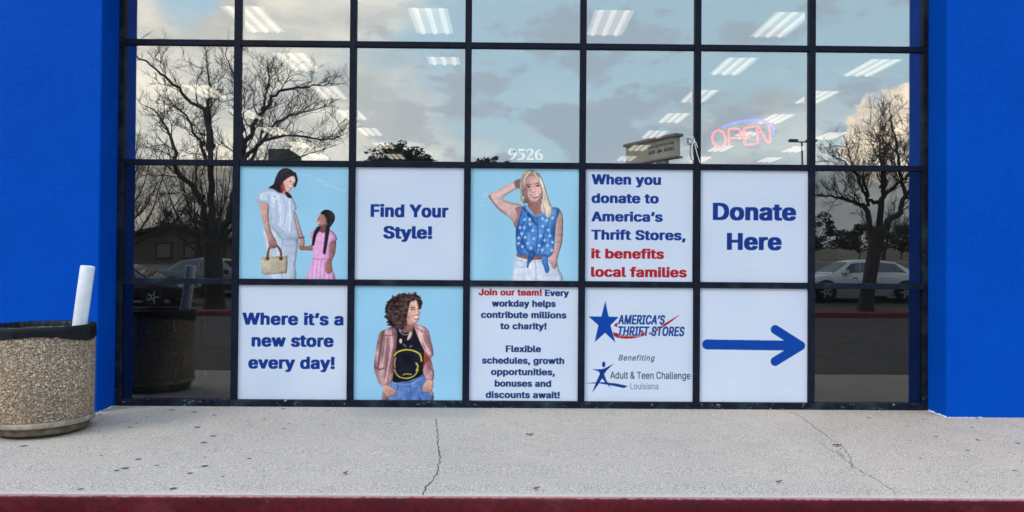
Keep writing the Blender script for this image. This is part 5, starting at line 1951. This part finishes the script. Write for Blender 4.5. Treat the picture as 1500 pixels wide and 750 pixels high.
# ---- parked cars
def build_car(name, label, loc, rz, paint, low=1.0):
    root = empty(name, loc, label, 'car', 'cars parked beyond the kerb', rz)
    st = [(-2.32, .48, .78, .66), (-2.26, .36, .92, .80), (-2.0, .27, .97, .87), (-1.55, .22, .985, .90), (-0.6, .20, .95, .915), (0.5, .20, .93, .915), (1.05, .22, .93, .905), (1.6, .24, .86, .885), (2.05, .28, .77, .83), (2.25, .34, .68, .74), (2.33, .42, .60, .62)]
    ring = lambda zb, zt, w: [(0, zb), (w * .88, zb), (w * .97, zb + (zt - zb) * .28), (w, zb + (zt - zb) * .6), (w * .975, zb + (zt - zb) * .82), (w * .90, zt - .012), (w * .6, zt + .015), (0, zt + .022)]
    b_ = MB()
    vs = []
    for (x, zb, zt, w) in st:
        h_ = ring(zb, zt, w)
        full = h_ + [(-y, z) for y, z in h_[-2:0:-1]]
        vs += [(x, y, z) for y, z in full]
    n_ = 14
    fs = [(j * n_ + i, j * n_ + (i + 1) % n_, (j + 1) * n_ + (i + 1) % n_, (j + 1) * n_ + i) for j in range(len(st) - 1) for i in range(n_)]
    fs += [tuple(range(n_)), tuple((len(st) - 1) * n_ + i for i in range(n_))]
    b_.add(vs, fs)
    # cabin
    cb = [(-1.80, .97, .975, .80, .78), (-1.15, .96, 1.35, .84, .60), (-0.55, .95, 1.42, .85, .60), (0.15, .94, 1.41, .85, .60), (0.45, .93, 1.36, .85, .60), (1.15, .93, .935, .80, .78)]
    vs = []
    for (x, zb, zt, wb, wt_) in cb:
        zt = zb + (zt - zb) * low
        vs += [(x, -wb, zb - .03), (x, -wt_, zt - .02), (x, -wt_ * .6, zt + .012), (x, wt_ * .6, zt + .012), (x, wt_, zt - .02), (x, wb, zb - .03)]
    fs = [(j * 6 + i, j * 6 + i + 1, (j + 1) * 6 + i + 1, (j + 1) * 6 + i) for j in range(len(cb) - 1) for i in range(5)]
    b_.add(vs, fs)
    b_.build('body', paint, root, smooth=True)

    def side_pt(x, t, s_):
        for (a, c_) in zip(cb[:-1], cb[1:]):
            if a[0] <= x <= c_[0]:
                k = (x - a[0]) / (c_[0] - a[0])
                q = [a[i] + (c_[i] - a[i]) * k for i in range(5)]
                zt = q[1] + (q[2] - q[1]) * low - .02
                zb = q[1] - .03
                return (x, s_ * (q[3] + (q[4] - q[3]) * t + 0.008), zb + (zt - zb) * t)

    for s_ in (-1, 1):
        for (xa, xb, xc, xd) in ((-1.42, -0.42, -0.42, -1.10), (-0.34, 0.86, 0.42, -0.34)):
            w_ = MB()
            bot = [side_pt(xa + (xb - xa) * k / 4, 0.14, s_) for k in range(5)]
            top = [side_pt(xd + (xc - xd) * k / 4, 0.86, s_) for k in range(5)]
            w_.add(bot + top, [(k, k + 1, 5 + k + 1, 5 + k) for k in range(4)])
            w_.build('side_window', M['car_glass'], root)
        m_ = MB()
        m_.box(0.62, 0.80, s_ * 0.90 - 0.09, s_ * 0.90 + 0.09, 0.93, 1.05)
        m_.build('wing_mirror', paint, root, bevel=0.03)
        h_ = MB()
        h_.box(2.02, 2.27, s_ * 0.62 - 0.13, s_ * 0.62 + 0.13, 0.60, 0.715)
        h_.build('headlight', M['headlight'], root, bevel=0.03)
        h_ = MB()
        h_.box(-2.315, -2.10, s_ * 0.66 - 0.15, s_ * 0.66 + 0.15, 0.74, 0.90)
        h_.build('tail_light', M['taillight'], root, bevel=0.03)
        h_ = MB()
        for x in (-0.62, 0.30):
            h_.box(x, x + 0.16, s_ * 0.915 - 0.012, s_ * 0.915 + 0.022, 0.80, 0.825)
        h_.build('door_handle', M['black_trim'] if s_ > 0 else paint, root)
        h_ = MB()
        for x in (-1.36, 1.40):
            h_.disc((x, s_ * (0.912 if x > 0 else 0.918), 0.34), 0.385, 28, 'y')
        h_.build('wheel_arch', M['black_trim'], root)
        for x in (-1.36, 1.40):
            t_ = MB()
            pr = [(0.21, -0.10), (0.30, -0.105), (0.325, -0.06), (0.328, 0.06), (0.30, 0.10), (0.21, 0.10)]
            t_.lathe(pr, 32)
            wo_ = 0.862
            t_.v = [(x + q[0], s_ * (wo_ + q[2]), 0.328 + q[1]) for q in t_.v]
            wh = t_.build('wheel', M['tyre'], root, smooth=True)
            t_ = MB()
            t_.lathe([(0.215, 0.10), (0.225, 0.085), (0.20, 0.05), (0.0, 0.045)], 28)
            for k in range(5):
                a = 2 * math.pi * k / 5
                ca, sa = math.cos(a), math.sin(a)
                q = [(0.03, -0.035), (0.2, -0.022), (0.2, 0.022), (0.03, 0.035)]
                t_.add([(u_ * ca - v_ * sa, u_ * sa + v_ * ca, 0.094) for u_, v_ in q] + [(u_ * ca - v_ * sa, u_ * sa + v_ * ca, 0.05) for u_, v_ in q], [(0, 1, 2, 3), (0, 1, 5, 4), (2, 3, 7, 6), (1, 2, 6, 5)])
            t_.v = [(x + q[0], s_ * (wo_ + q[2]), 0.328 + q[1]) for q in t_.v]
            t_.build('rim', M['alloy'], wh)
    for nm, (xa, xb, wa, wb_) in (('windshield', (1.08, 0.50, .70, .54)), ('rear_window', (-1.72, -1.20, .70, .54))):
        w_ = MB()

        def pt(x, y):
            p = side_pt(x, 1.0, 1)
            return (x + (0.006 if x > 0 else -0.006), y, p[2] + 0.032)
        w_.add([pt(xa, -wa), pt(xa, wa), pt(xb, wb_), pt(xb, -wb_)], [(0, 1, 2, 3)])
        w_.build(nm, M['car_glass'], root)
    g_ = MB()
    g_.box(2.26, 2.345, -0.42, 0.42, 0.44, 0.56)
    g_.build('grille', M['black_trim'], root, bevel=0.02)
    return root


silver = car_paint('silver_car_paint', (0.66, 0.645, 0.61))
maroon = car_paint('dark_car_paint', (0.025, 0.022, 0.028))
black = car_paint('grey_car_paint', (0.10, 0.105, 0.11))
redp = car_paint('red_car_paint', (0.33, 0.012, 0.018))
build_car('parked_car', 'silver sedan mirrored behind the tree in the right window', (12.42, -18.6, gz(12.4, -18.6)), R(180), silver)
build_car('parked_car', 'dark car with bright alloy wheels just behind the trash can reflection', (-12.75, -17.2, gz(-12.7, -17.2)), R(0), maroon)
build_car('parked_car', 'dark grey car partly hidden by the left hand tree trunk', (-10.9, -20.6, gz(-10.9, -20.6)), R(8), black)
build_car('parked_car', 'bright red car beyond the rear of the silver sedan', (17.7, -21.0, gz(17.7, -21.0)), R(180), redp)
